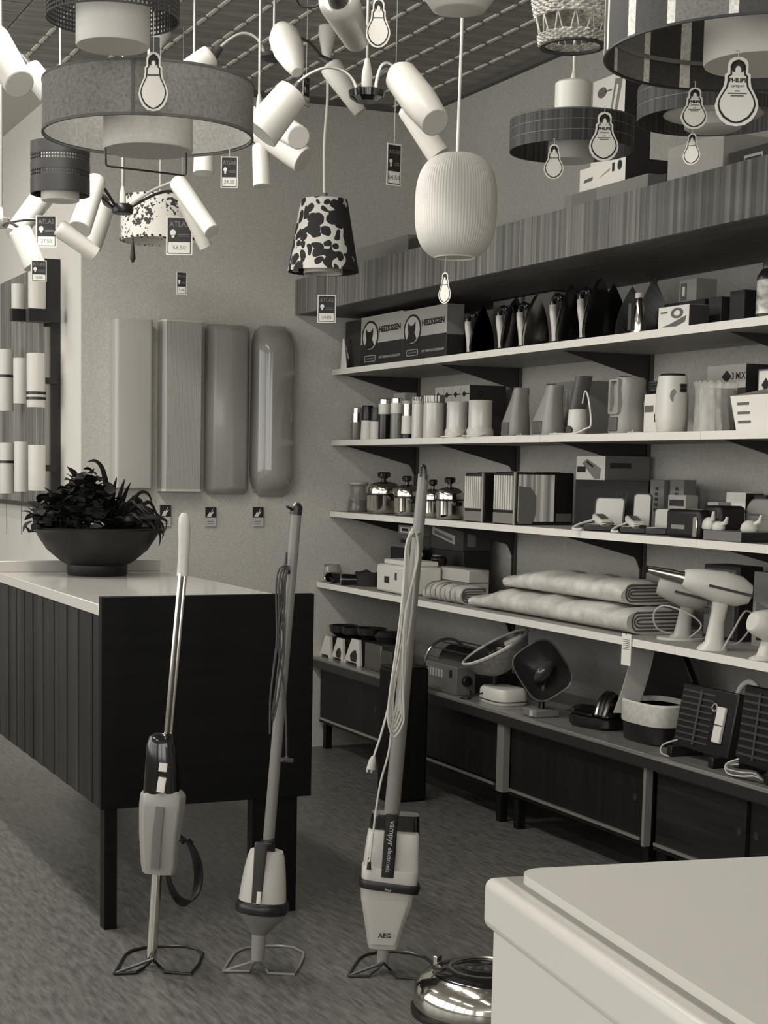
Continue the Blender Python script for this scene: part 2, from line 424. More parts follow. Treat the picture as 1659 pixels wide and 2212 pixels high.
# low glass ledge standing at the far end of the white top
a, b = P(0, 1243, y=5.66), P(346, 1245, y=5.66)
lg = obj('ledge', MB().box(CX0 + 0.0, b.x, 5.658, 5.676, 0.918, 0.958), mat(178, 0.2), con, world=True, bevel=0.002)

# ================================================================== chest freezer in the near right corner
fz = thing('chest_freezer', 'white chest freezer filling the near lower right corner', 'freezer', (0.866, 1.55, 0), radians(-8.0))
M_FZ = mat(212, 0.35)
obj('body', MB().box(0.008, 1.2, -0.85, -0.008, 0.05, 0.815), M_FZ, fz, bevel=0.012, seg=3)
obj('plinth', MB().box(0.03, 1.18, -0.83, -0.03, 0, 0.05), DARK, fz)
obj('rim', MB().box(0, 1.21, -0.86, 0.0, 0.792, 0.85), M_FZ, fz, bevel=0.011, seg=4)
obj('gasket', MB().box(0.022, 1.196, -0.842, -0.016, 0.85, 0.8516), mat(140, 0.6), fz)
lid = [(x + 0.612, y - 0.43) for x, y in rrect(1.164, 0.816, 0.03, 5)]
obj('lid', MB().prism(lid, 0.8515, 0.862), M_FZ, fz, bevel=0.004, seg=3)

# ================================================================== fluorescent tube fittings on the ceiling, above the picture
def tube_fitting(x, y, power, label):
    t = thing('ceiling_lamp', label, 'lamp', (x, y, ZC), 0, 'fluorescent ceiling fittings')
    obj('housing', MB().box(-0.09, 0.09, -0.62, 0.62, -0.03, 0.0), mat(220, 0.5), t, bevel=0.004)
    em = bpy.data.materials.get('tube_glow')
    if em is None:
        em = bpy.data.materials.new('tube_glow'); em.use_nodes = True
        b = em.node_tree.nodes['Principled BSDF']; b.inputs['Emission Color'].default_value = (1, 0.98, 0.94, 1); b.inputs['Emission Strength'].default_value = 6
    for s in (-0.045, 0.045):
        obj('tube', MB().cyl(0.013, -0.6, 0.6, 12, T((s, 0, -0.05)) @ RX(pi / 2)), em, t)
        for q in (-0.6, 0.6): obj('tube_holder', MB().box(s - 0.012, s + 0.012, q - 0.01, q + 0.01, -0.065, -0.03), WHITE, t)
    l = bpy.data.lights.new('tube_light', 'AREA'); l.shape = 'RECTANGLE'; l.size = 0.16; l.size_y = 1.2; l.energy = power; l.color = (1, 0.985, 0.95)
    o = bpy.data.objects.new('tube_light', l); COL.objects.link(o); o.parent = t; o.location = (0, 0, -0.075)
for i, (x, y) in enumerate(((1.05, 3.3), (1.05, 1.6), (-0.9, 3.3), (-0.9, 1.6), (-0.9, 6.6), (0.7, 7.6), (0.95, 4.8))):
    tube_fitting(x, y, (20, 3, 8, 3, 22, 9, 38)[i], 'twin tube fitting on the ceiling, ' + ('over the aisle near the counter', 'over the aisle behind the camera', 'left of the aisle', 'left of the aisle, nearest the shopfront', 'at the far left window', 'in the far left bay', 'in front of the back wall')[i])

# ================================================================== hanging lamps
M_SHADE = mat(208, 0.4); M_SHADE2 = mat(196, 0.5); M_ARM = mat(205, 0.25, 0.6); M_ARMD = mat(70, 0.3, 0.5); M_CUP = mat(58, 0.4)
M_LINEN = mat(112, 0.85, kind='noise', sc=2.2, amt=0.12, bump=0.1); M_LINEN_IN = mat(150, 0.8, kind='noise', sc=2, amt=0.08)
def loc_of(u, v, d): return PD(u, v, d)
def ring_shade(mb, c, R, z0, z1, th=0.004, n=48, R1=None):
    R1 = R if R1 is None else R1
    mb.lathe([(R, z0), (R1, z1), (R1 - th, z1), (R - th, z0)], n, T(c), closed=True)
def hang(t, c, z0, r=0.0025, m=None, name='cord', cup=True):
    obj(name, MB().tube([(c[0], c[1], z0), (c[0], c[1], ZC + 0.005)], r, 8), m or WHITE, t, world=True)
    if cup: obj('ceiling_cup', MB().lathe([(0.045, ZC + 0.005), (0.04, ZC - 0.03), (0.008, ZC - 0.07)], 20), WHITE, t, world=True) if False else obj('ceiling_cup', MB().lathe([(0.04, ZC + 0.004), (0.036, ZC - 0.03), (0.006, ZC - 0.07)], 20, T((c[0], c[1], 0))), WHITE, t, world=True)
def spider(t, c, z, R, n=3, a0=0.4, m=None):
    mb = MB()
    for i in range(n):
        a = a0 + 2 * pi * i / n
        mb.tube([(c[0], c[1], z + 0.01), (c[0] + R * cos(a), c[1] + R * sin(a), z)], 0.0018, 6)
    mb.cyl(0.012, z - 0.02, z + 0.03, 12, T((c[0], c[1], 0)))
    obj('spider', mb, m or GREYM, t, world=True)

# big linen drum, upper left
d = 3.6; c = PD(320, 297, d); k = KD(c); R = 227 / k; h = 112 / k; z0 = c.z
t = thing('drum_pendant', 'wide flat grey linen drum pendant with a pale inner cylinder, upper left', 'lamp', (c.x, c.y, z0))
mb = MB(); ring_shade(mb, (c.x, c.y, 0), R, z0 + 0.004, z0 + h - 0.003, 0.003, 64); sh = obj('shade', mb, M_LINEN, t, world=True)
mb = MB(); ring_shade(mb, (c.x, c.y, 0), R + 0.0008, z0, z0 + 0.006, 0.005, 64); obj('lower_hem', mb, mat(82, 0.7), sh, world=True)
mb = MB(); ring_shade(mb, (c.x, c.y, 0), R + 0.0008, z0 + h - 0.005, z0 + h, 0.005, 64); obj('upper_hem', mb, mat(82, 0.7), sh, world=True)
mb = MB(); ring_shade(mb, (c.x, c.y, 0), R - 0.004, z0 + 0.006, z0 + h - 0.006, 0.001, 64); obj('lining', mb, M_LINEN_IN, sh, world=True)
pl = P(124, 200, y=c.y - 0.1); a = math.atan2(-1, -0.62) + 0.12
obj('seam', MB().box(-0.003, 0.003, -0.0015, 0.0015, 0.004, h - 0.004, T((c.x + (R + 0.0005) * cos(a), c.y + (R + 0.0005) * sin(a), z0)) @ RZ(a + pi / 2)), mat(80, 0.7), sh, world=True)
obj('diffuser', MB().lathe([(0.001, z0 - 0.03), (0.098, z0 - 0.03), (0.1, z0 - 0.026), (0.1, z0 + h - 0.02), (0.001, z0 + h - 0.02)], 48, T((c.x, c.y, 0))), mat(186, 0.6, kind='noise', sc=2, amt=0.04), t, world=True, label='pale inner cylinder')
spider(t, (c.x, c.y), z0 + h - 0.012, R - 0.004, 3)
hang(t, c, z0 + h - 0.02)
q = c.y - 0.06
pts = [P(228, 318, y=q), P(229, 355, y=q), P(233, 359, y=q), P(397, 379, y=q), P(402, 376, y=q), P(403, 330, y=q)]
obj('wire_bracket', MB().tube(pts, 0.0022, 8), BLACK, t, world=True)

# perforated lamp, top left
def perforated(u, vb, d, wpx, h, rows, pale, label, inner, ih, nb, solid=()):
    c = PD(u, vb, d); k = KD(c); R = wpx / 2 / k; z0 = c.z
    t = thing('perforated_pendant', label, 'lamp', (c.x, c.y, z0))
    mb = MB(); w = 2 * pi * R / nb
    zs = [z0 + h * i / rows for i in range(rows + 1)]
    for z in zs: ring_shade(mb, (c.x, c.y, 0), R, z - 0.0016, z + 0.0016, 0.003, 64)
    for i in range(nb):
        a = 2 * pi * i / nb
        mb.box(-0.0016, 0.0016, -0.0012, 0.0012, 0, h, T((c.x + (R - 0.0015) * cos(a), c.y + (R - 0.0015) * sin(a), z0)) @ RZ(a + pi / 2))
    for a0, a1 in solid: ring_shade(mb, (c.x, c.y, 0), R + 0.0005, z0 + h * a0, z0 + h * a1, 0.003, 64)
    obj('perforated_shade', mb, pale, t, world=True)
    ri = inner / k
    obj('diffuser', MB().lathe([(0.001, z0 - ih[0]), (ri - 0.002, z0 - ih[0]), (ri, z0 - ih[0] + 0.003), (ri, z0 + ih[1]), (0.001, z0 + ih[1])], 40, T((c.x, c.y, 0))), mat(205, 0.5), t, world=True, label='pale inner cylinder')
    hang(t, c, z0 + ih[1])
    spider(t, (c.x, c.y), z0 + h * 0.9, R, 3)
    return t
perforated(244, 42, 3.2, 288, 0.15, 17, mat(45, 0.5), 'dark perforated lattice pendant with a pale inner cylinder, cut by the top edge', 80, (0.052, 0.11), 92)
perforated(130, 420, 5.0, 127, 0.152, 16, mat(34, 0.5), 'small dark drum pendant with two bands of tiny holes, below the linen drum', 41, (0.02, 0.148), 62, ((0, 0.30), (0.44, 0.62), (0.76, 1.0)))

# chandeliers: hub, stem, arms with sockets and cone shades
def chandelier(label, hub, d, hubr, hubh, rod_v, arms, hubm=None, stem=(7, 58), group=None, rod=True, hubshape=0):
    c = PD(hub[0], hub[1], d); k = KD(c)
    t = thing('chandelier', label, 'lamp', c, 0, group)
    r = hubr / k; hh = hubh / k
    prof = [(r * 0.6, -hh * 0.5), (r * 0.92, -hh * 0.15), (r, hh * 0.42), (r * 0.92, hh * 0.5)] if hubshape == 0 else [(r * 0.9, -hh * 0.5), (r, -hh * 0.3), (r, hh * 0.3), (r * 0.9, hh * 0.5)]
    obj('hub', MB().lathe(prof, 28), hubm or BLACK_GLOSS, t)
    sr, sl = stem[0] / k, stem[1] / k
    obj('stem', MB().lathe([(sr, hh * 0.5), (sr * 0.95, hh * 0.5 + sl * 0.5), (sr * 0.45, hh * 0.5 + sl)], 20), M_SHADE2, t)
    obj('rod', MB().cyl(3.6 / k, hh * 0.5, ZC + 0.004 - c.z, 10), mat(165, 0.3, 0.6), t)
    obj('ceiling_cup', MB().lathe([(0.008, ZC - 0.06 - c.z), (0.035, ZC - 0.03 - c.z), (0.04, ZC + 0.004 - c.z)], 20), WHITE, t)
    for path, sock, shade, dk in arms:
        if path:
            pts = [PD(u, v, d + dd) for u, v, dd in path]
            obj('arm', MB().tube(spline(pts, 5), 3.2 / k, 8), M_ARMD if dk else M_ARM, t, world=True)
        a, b, prof = shade
        A, B = PD(*a), PD(*b); Lx = (B - A).length
        o = obj('shade', MB().lathe([(r_ / k, f * Lx) for f, r_ in prof] + [(r_ / k - 0.002, f * Lx) for f, r_ in prof[::-1] if f > 0.02] if False else [(r_ / k, f * Lx) for f, r_ in prof] + [(prof[-1][1] / k - 0.003, Lx + 0.0015)], 32, axis(A, B)), M_SHADE, t, world=True, ang=60)
        if sock:
            a, b, r0, r1 = sock
            obj('socket', MB().lathe([(r0 / k, 0), (r1 / k, (PD(*b) - PD(*a)).length)], 16, axis(PD(*a), PD(*b))), M_CUP, t, world=True)
    return t
cone = lambda a, b: [(0, a * 0.75), (0.03, a * 0.95), (0.1, a), (1, b)]
# A: five-armed chandelier, left
D = 5.6
chandelier('chandelier with a black drum hub and five long white tube shades, beside the flowered drum', (265, 452), D, 23, 20, 0, [
    ([(250, 447, 0), (232, 417, -0.05), (209, 386, -0.1)], None, ((210, 386, D - 0.1), (172, 495, D - 0.2), cone(21, 24)), True),
    ([(278, 447, 0), (328, 412, -0.05), (378, 391, -0.1)], None, ((382, 391, D - 0.1), (458, 500, D - 0.2), cone(20, 17)), False),
    ([(280, 449, 0), (335, 420, 0.1), (372, 414, 0.2), (392, 428, 0.25)], None, ((396, 428, D + 0.25), (445, 535, D + 0.3), cone(18, 15)), True),
    ([(248, 453, 0), (226, 440, 0.1), (222, 422, 0.15), (234, 432, 0.2)], None, ((235, 434, D + 0.2), (200, 535, D + 0.3), cone(19, 20)), True),
    ([(246, 450, 0), (190, 405, -0.15), (112, 398, -0.3)], None, ((112, 400, D - 0.3), (28, 508, D - 0.4), cone(24, 20)), True)],
    BLACK, (7, 40), hubshape=1)
# E: at the left edge
D = 5.0
chandelier('chandelier cut by the left edge of the photo, thin rod and white tube shades', (3, 482), D, 18, 22, 0, [
    ([(12, 482, 0), (70, 474, 0), (122, 488, 0)], None, ((124, 490, D), (206, 550, D + 0.05), cone(20, 17)), True),
    ([(5, 488, 0), (20, 480, -0.1), (42, 494, -0.2)], None, ((42, 496, D - 0.2), (75, 575, D - 0.2), cone(24, 24)), True)], M_ARM, (5, 30))
# F: top left corner
D = 4.0
chandelier('chandelier with pale cone shades in the top left corner, mostly outside the photo', (-70, 75), D, 30, 16, 0, [
    ([(-60, 70, 0), (-45, 40, 0), (-20, 80, 0)], None, ((-22, 82, D), (42, 182, D - 0.1), cone(40, 32)), False),
    ([(-55, 70, 0), (0, 70, 0.3), (45, 120, 0.4)], ((45, 122, D + 0.4), (66, 150, D + 0.4), 10, 14), ((62, 145, D + 0.4), (108, 205, D + 0.4), cone(27, 27)), False)], M_ARM, (8, 40))
# B: upper centre
D = 4.9
chandelier('chandelier with dark dish hub and a tulip shade pointing at the viewer', (592, 124), D, 35, 13, 0, [
    ([(572, 119, 0), (562, 92, 0), (545, 76, 0), (522, 72, 0), (497, 84, 0), (473, 104, 0)], ((476, 102, D), (448, 136, D), 8, 14), ((458, 118, D), (378, 180, D), cone(25, 30)), False),
    ([(598, 118, -0.05), (596, 75, -0.1), (602, 57, -0.15), (608, 62, -0.2)], None, ((606, 60, D - 0.2), (642, 156, D - 0.3), [(0, 10), (0.06, 22), (0.22, 32), (0.5, 32), (0.8, 22), (1, 13)]), False),
    ([(612, 118, 0.05), (640, 86, 0.1), (662, 88, 0.15), (680, 104, 0.2), (696, 126, 0.25)], ((690, 124, D + 0.25), (730, 148, D + 0.25), 8, 14), ((712, 140, D + 0.25), (778, 243, D + 0.25), cone(26, 15)), True)], DARK, (8, 58))
# C: centre
D = 4.0
chandelier('chandelier with a glossy dark dish hub and large white shades, beside the ribbed globe', (792, 208), D, 40, 24, 0, [
    ([(772, 200, 0), (762, 172, 0), (740, 153, 0), (705, 146, 0), (668, 160, 0), (641, 180, 0)], ((646, 180, D), (622, 226, D), 7, 18), ((636, 196, D), (562, 288, D), cone(36, 42)), False),
    ([(812, 200, 0), (815, 168, 0), (824, 142, 0), (838, 136, 0), (856, 150, 0)], None, ((856, 152, D), (940, 264, D - 0.15), [(0, 12), (0.04, 24), (0.14, 36), (0.6, 38), (1, 31)]), False),
    ([(806, 200, 0.05), (818, 165, 0.1), (840, 150, 0.2), (872, 190, 0.3), (878, 228, 0.35)], None, ((878, 230, D + 0.35), (948, 335, D + 0.35), cone(26, 28)), False)], BLACK_GLOSS, (12, 66))
# H: behind C and the linen drum
D = 4.9
chandelier('chandelier half behind the linen drum, white tube shades past its right rim', (560, 250), D, 20, 14, 0, [
    ([(566, 245, 0), (582, 230, 0), (600, 262, 0)], None, ((597, 268, D - 0.3), (645, 297, D - 0.45), cone(26, 23)), False),
    ([(556, 245, 0), (548, 232, 0), (560, 275, 0)], None, ((562, 280, D + 0.1), (655, 346, D + 0.05), cone(30, 29)), False),
    ([(556, 250, 0), (545, 262, 0.1), (563, 308, 0.1)], None, ((562, 312, D + 0.1), (566, 402, D + 0.1), cone(18, 20)), False)], M_ARM, (7, 40))
D = 5.2
chandelier('chandelier hidden behind the linen drum, one pale shade end below its hem', (419, 270), D, 18, 14, 0, [
    ([(425, 268, 0), (438, 262, 0), (442, 285, 0)], None, ((441, 290, D), (440, 374, D), cone(20, 23)), False)], M_ARM, (7, 40))
# D: top
D = 3.6
chandelier('chandelier at the top edge of the photo with one shade showing its dark socket end', (640, -40), D, 26, 14, 0, [
    ([(650, -45, 0), (690, -70, -0.1), (720, -30, -0.2)], ((722, -26, D - 0.2), (734, 6, D - 0.12), 16, 24), ((728, -8, D - 0.14), (770, 84, D + 0.1), cone(43, 29)), False),
    ([(640, -36, 0), (645, 8, 0.1), (684, 13, 0.1), (700, -10, 0.1)], None, ((702, -10, D + 0.15), (690, -60, D + 0.15), cone(20, 26)), True)], BLACK, (8, 40))

# ribbed paper globe
d = 4.2; c = PD(985, 445, d); k = KD(c)
t = thing('globe_pendant', 'white ribbed egg-shaped paper globe pendant in the middle of the photo', 'lamp', c)
R, hh = 88 / k, 108 / k
prof = [(R * (1 - abs(0.95 * q + 0.02) ** 2.8) ** (1 / 2.8), hh * q) for q in [1 - 2 * i / 36 for i in range(37)]]
obj('shade', MB().lathe(prof, 336, rad=lambda a: 1 + 0.006 * cos(84 * a)), mat(200, 0.6), t)
obj('end_ring', MB().lathe([(R * 0.5, -hh - 0.003), (R * 0.53, -hh), (R * 0.5, -hh + 0.003), (R * 0.47, -hh)], 32, closed=True), WHITE, t)
obj('cord', MB().tube([(0, 0, hh - 0.01), (0.004, 0, hh + 0.3), (0, 0, ZC + 0.004 - c.z)], 3.4 / k, 8), WHITE, t)
obj('ceiling_cup', MB().lathe([(0.006, ZC - 0.07 - c.z), (0.036, ZC - 0.03 - c.z), (0.04, ZC + 0.004 - c.z)], 20), WHITE, t)
# white bowl at the top edge
d = 3.3; c = PD(992, 22, d); k = KD(c)
t = thing('bowl_pendant', 'shallow white bowl pendant cut by the top edge above the ribbed globe', 'lamp', c)
obj('shade', MB().lathe([(0.001, 0), (50 / k, -0.002), (58 / k, 0.0), (96 / k, 0.05), (100 / k, 0.13), (92 / k, 0.15), (0.001, 0.155)], 40), M_SHADE, t)
obj('cord', MB().cyl(0.003, 0.15, ZC + 0.004 - c.z, 8), WHITE, t)

# floral cone shade on a long cord
d = 6.15; c = PD(698, 588, d); k = KD(c)
def floral_mat():
    m = bpy.data.materials.new('floral_print'); m.use_nodes = True; nt = m.node_tree; N = nt.nodes; L = nt.links; b = N['Principled BSDF']
    tc = N.new('ShaderNodeTexCoord'); no = N.new('ShaderNodeTexNoise'); no.inputs['Scale'].default_value = 9
    L.new(tc.outputs['Object'], no.inputs['Vector'])
    mx = N.new('ShaderNodeVectorMath'); mx.operation = 'MULTIPLY_ADD'; mx.inputs[1].default_value = (0.09, 0.09, 0.09)
    L.new(no.outputs['Color'], mx.inputs[0]); L.new(tc.outputs['Object'], mx.inputs[2])
    vo = N.new('ShaderNodeTexVoronoi'); vo.inputs['Scale'].default_value = 27; L.new(mx.outputs[0], vo.inputs['Vector'])
    rp = N.new('ShaderNodeValToRGB'); L.new(vo.outputs['Distance'], rp.inputs[0])
    e = rp.color_ramp.elements; rp.color_ramp.interpolation = 'CONSTANT'
    e[0].position = 0; e[0].color = lin(38); e[1].position = 0.52; e[1].color = lin(214)
    no2 = N.new('ShaderNodeTexNoise'); no2.inputs['Scale'].default_value = 13; no2.inputs['Detail'].default_value = 1; L.new(tc.outputs['Object'], no2.inputs['Vector'])
    r2 = N.new('ShaderNodeValToRGB'); L.new(no2.outputs['Fac'], r2.inputs[0]); r2.color_ramp.interpolation = 'CONSTANT'
    r2.color_ramp.elements[0].color = (0, 0, 0, 1); r2.color_ramp.elements[1].color = (1, 1, 1, 1); r2.color_ramp.elements[1].position = 0.47
    sx = N.new('ShaderNodeSeparateXYZ'); L.new(tc.outputs['Object'], sx.inputs[0])
    ma = N.new('ShaderNodeMath'); ma.operation = 'MULTIPLY_ADD'; L.new(sx.outputs['X'], ma.inputs[0]); ma.inputs[1].default_value = -2.6; L.new(no2.outputs['Fac'], ma.inputs[2])
    L.new(ma.outputs[0], r2.inputs[0])
    mi = N.new('ShaderNodeMix'); mi.data_type = 'RGBA'; L.new(r2.outputs[0], mi.inputs[0]); mi.inputs[6].default_value = lin(38); L.new(rp.outputs[0], mi.inputs[7])
    L.new(mi.outputs[2], b.inputs['Base Color']); b.inputs['Roughness'].default_value = 0.8
    return m
t = thing('floral_pendant', 'cone pendant shade with a black and white flower print on a long white cord', 'lamp', c)
R0, R1, hh = 77 / k, 50 / k, 152 / k
mb = MB(); ring_shade(mb, (0, 0, 0), R0, 0, hh, 0.003, 56, R1); obj('shade', mb, floral_mat(), t)
mb = MB(); ring_shade(mb, (0, 0, 0), R0 * 0.55, -0.006, 0.03, 0.003, 40); obj('inner_ring', mb, mat(190, 0.6), t)
spider(t, (c.x, c.y), c.z + hh - 0.004, R1 - 0.002, 3)
zt = ZC + 0.004 - c.z
obj('cord', MB().tube(spline([(0, 0, hh), (-0.004, 0, hh + 0.2), (0.006, 0, hh + 0.38), (0.0, 0, zt - 0.13)], 5), 3.0 / k, 8), WHITE, t)
obj('ceiling_cup', MB().lathe([(2.5 / k, zt - 0.165), (14 / k, zt - 0.075), (19 / k, zt - 0.03), (18 / k, zt)], 24), WHITE, t)

# floral drum behind the five-armed chandelier
d = 6.2; c = PD(345, 522, d); k = KD(c)
def fleck_mat():
    m = bpy.data.materials.new('flower_spray_print'); m.use_nodes = True; nt = m.node_tree; N = nt.nodes; L = nt.links; b = N['Principled BSDF']
    tc = N.new('ShaderNodeTexCoord'); no = N.new('ShaderNodeTexNoise'); no.inputs['Scale'].default_value = 75; L.new(tc.outputs['Object'], no.inputs['Vector'])
    n2 = N.new('ShaderNodeTexNoise'); n2.inputs['Scale'].default_value = 13; L.new(tc.outputs['Object'], n2.inputs['Vector'])
    ad = N.new('ShaderNodeMath'); ad.operation = 'MULTIPLY_ADD'; ad.inputs[1].default_value = 0.45; L.new(n2.outputs['Fac'], ad.inputs[0])
    hf = N.new('ShaderNodeMath'); hf.operation = 'MULTIPLY'; hf.inputs[1].default_value = 0.5; L.new(no.outputs['Fac'], hf.inputs[0]); L.new(hf.outputs[0], ad.inputs[2])
    rp = N.new('ShaderNodeValToRGB'); L.new(ad.outputs[0], rp.inputs[0]); rp.color_ramp.interpolation = 'CONSTANT'
    rp.color_ramp.elements[0].color = lin(225); rp.color_ramp.elements[1].color = lin(60); rp.color_ramp.elements[1].position = 0.535
    L.new(rp.outputs[0], b.inputs['Base Color']); b.inputs['Roughness'].default_value = 0.7
    return m
t = thing('flowered_drum_pendant', 'white drum pendant with a sprinkled flower print and corded rims', 'lamp', c)
R, hh = 84 / k, 92 / k
mb = MB(); ring_shade(mb, (0, 0, 0), R, 0, hh, 0.003, 56); obj('shade', mb, fleck_mat(), t)
for z in (0.004, hh - 0.004):
    for i in range(64):
        pass
    mb = MB()
    for i in range(64):
        a = 2 * pi * i / 64
        if i % 2: mb.ball(((R + 0.001) * cos(a), (R + 0.001) * sin(a), z), (0.006, 0.006, 0.004), 6)
    obj('corded_rim', mb, mat(60, 0.7), t, kind='stuff')
spider(t, (c.x, c.y), c.z + hh - 0.01, R - 0.002, 3)
hang(t, c, c.z + hh - 0.02)
pc = PD(287, 522, 6.05) - c
obj('pull_cord', MB().tube([(pc.x, pc.y, 0.0), (pc.x, pc.y, -0.02)], 0.003, 6).lathe([(0.003, -0.10), (0.011, -0.085), (0.009, -0.06), (0.003, -0.02)], 12, T((pc.x, pc.y, 0))), DARK, t)

# wicker basket lamp
d = 3.5; c = PD(1236, 103, d); k = KD(c)
t = thing('wicker_pendant', 'pale wicker basket pendant with an open strutted waist, top right', 'lamp', c)
def Rw(z): return (68 + (z * k) * 0.19) / k
mb = MB(); M_WICK = mat(200, 0.7, kind='noise', amt=0.2)
zz = 0.012
def weave(z0, z1, step):
    mb = MB(); z = z0; i = 0
    while z < z1:
        R = Rw(z)
        pts = [((R + 0.003 * math.copysign(1, sin(26 * a + i * pi)) * abs(sin(26 * a + i * pi)) ** 0.5) * cos(a), (R + 0.003 * math.copysign(1, sin(26 * a + i * pi)) * abs(sin(26 * a + i * pi)) ** 0.5) * sin(a), z + 0.001 * sin(13 * a)) for a in [2 * pi * j / 104 for j in range(104)]]
        mb.tube(pts, step * 0.55, 5, closed=True); z += step; i += 1
    return mb
obj('woven_band', weave(0.006, 0.026, 0.0042), M_WICK, t, kind='stuff')
obj('woven_body', weave(0.062, 0.19, 0.0058), M_WICK, t, kind='stuff')
for i in range(26):
    a = 2 * pi * i / 26; b = a + 0.13 * (1 if i % 2 else -1)
    obj('strut', MB().tube([(Rw(0.02) * cos(a), Rw(0.02) * sin(a), 0.022), (Rw(0.065) * cos(b), Rw(0.065) * sin(b), 0.066)], 0.0016, 5), M_WICK, t)
obj('bottom_ring', MB().lathe([(Rw(0) - 0.008, 0), (Rw(0) + 0.002, 0), (Rw(0) + 0.002, 0.006), (Rw(0) - 0.008, 0.006)], 48, closed=True), mat(70, 0.7), t)
spider(t, (c.x, c.y), c.z + 0.185, Rw(0.185), 3); hang(t, c, c.z + 0.18)

# cylinder and ring pendant
d = 4.45; c = PD(1234, 328, d); k = KD(c)
t = thing('ring_pendant', 'dark straw ring pendant around a white cylinder, in front of the upper right wall', 'lamp', c)
M_STRAW = mat(52, 0.7, kind='stripes', amt=0.3, sc=3)
R, hh = 133 / k, 66 / k
mb = MB(); ring_shade(mb, (0, 0, 0), R, 0, hh, 0.003, 64); sh = obj('ring_shade', mb, M_STRAW, t)
for z in (hh * 0.33, hh * 0.66, hh * 0.97): mb = MB(); ring_shade(mb, (0, 0, 0), R + 0.0006, z - 0.0008, z + 0.0008, 0.001, 64); obj('thread', mb, mat(110, 0.6), sh)
obj('inner_cylinder', MB().lathe([(0.001, -0.025), (49 / k, -0.025), (50 / k, -0.022), (50 / k, hh - 0.01), (0.001, hh - 0.01)], 40), mat(196, 0.5), t)
z1, z2 = hh + 4 / k, hh + 80 / k
obj('upper_cylinder', MB().lathe([(0.001, hh - 0.01), (39 / k, hh - 0.01), (39 / k, z2 - 4 / k), (35 / k, z2), (8 / k, z2 + 3 / k), (3 / k, z2 + 22 / k)], 40), mat(222, 0.4), t)
spider(t, (c.x, c.y), c.z + hh - 0.014, R - 0.002, 3)
obj('cord', MB().cyl(3.0 / k, z2, ZC + 0.004 - c.z, 8), WHITE, t)

# big striped drum, top right
d = 2.9; c = PD(1645, 118, d); k = KD(c)
t = thing('striped_drum_pendant', 'very large drum pendant with broad dark and thin white stripes, top right corner', 'lamp', c)
R, hh = 336 / k, 0.20
pat = [(0.014, 215), (0.085, 62), (0.022, 215), (0.075, 58), (0.016, 215), (0.095, 110), (0.016, 215), (0.105, 66)]
fwd = math.atan2(-0.9153, -0.387)
a = fwd - pi * 0.5 + 0.02; tot = 0; i = 0
a_end = a + 2 * pi - 0.001
while a < a_end:
    w, v = pat[i % len(pat)]; da = min(w / R, a_end - a)
    n = max(2, int(da / 0.06)); mb = MB(); rg = []
    for q in range(n + 1):
        aa = a + da * q / n
        rg.append([((R) * cos(aa), R * sin(aa), 0), (R * cos(aa), R * sin(aa), hh), ((R - 0.003) * cos(aa), (R - 0.003) * sin(aa), hh), ((R - 0.003) * cos(aa), (R - 0.003) * sin(aa), 0)])
    mb.rings(rg, True, True, False); obj('stripe_panel', mb, mat(v, 0.8, kind='noise', sc=3, amt=0.10), t)
    a += da; i += 1
mb = MB(); ring_shade(mb, (0, 0, 0), R + 0.0006, -0.003, 0.001, 0.005, 64); obj('lower_hem', mb, DARK, t)
mb = MB(); ring_shade(mb, (0, 0, 0), R - 0.004, 0.045, 0.053, 0.001, 64); obj('inner_band', mb, mat(120, 0.8), t)
obj('diffuser', MB().lathe([(0.001, -0.018), (120 / k, -0.018), (123 / k, -0.012), (123 / k, hh - 0.05), (0.001, hh - 0.05)], 48), mat(205, 0.5), t, label='white inner cylinder')
spider(t, (c.x, c.y), c.z + hh - 0.02, R - 0.004, 3); hang(t, c, c.z + hh - 0.05)

# ring pendant behind it
d = 4.0; c = PD(1540, 262, d); k = KD(c)
t = thing('ring_pendant', 'dark straw ring pendant with a white disc, behind the big striped drum', 'lamp', c)
R, hh = 162 / k, 70 / k
mb = MB(); ring_shade(mb, (0, 0, 0), R, 0, hh, 0.003, 64); sh = obj('ring_shade', mb, M_STRAW, t)
for z in (hh * 0.4, hh * 0.8): mb = MB(); ring_shade(mb, (0, 0, 0), R + 0.0006, z - 0.0008, z + 0.0008, 0.001, 64); obj('thread', mb, mat(110, 0.6), sh)
obj('disc', MB().lathe([(0.001, 0.012), (100 / k, 0.012), (106 / k, 0.016), (100 / k, 0.022), (0.001, 0.022)], 48), mat(205, 0.5), t, label='white disc')
obj('inner_cylinder', MB().lathe([(0.001, -0.022), (52 / k, -0.022), (60 / k, -0.017), (60 / k, 0.011), (0.001, 0.011)], 40), mat(196, 0.5), t)
spider(t, (c.x, c.y), c.z + hh - 0.014, R - 0.002, 3); hang(t, c, c.z + 0.02)

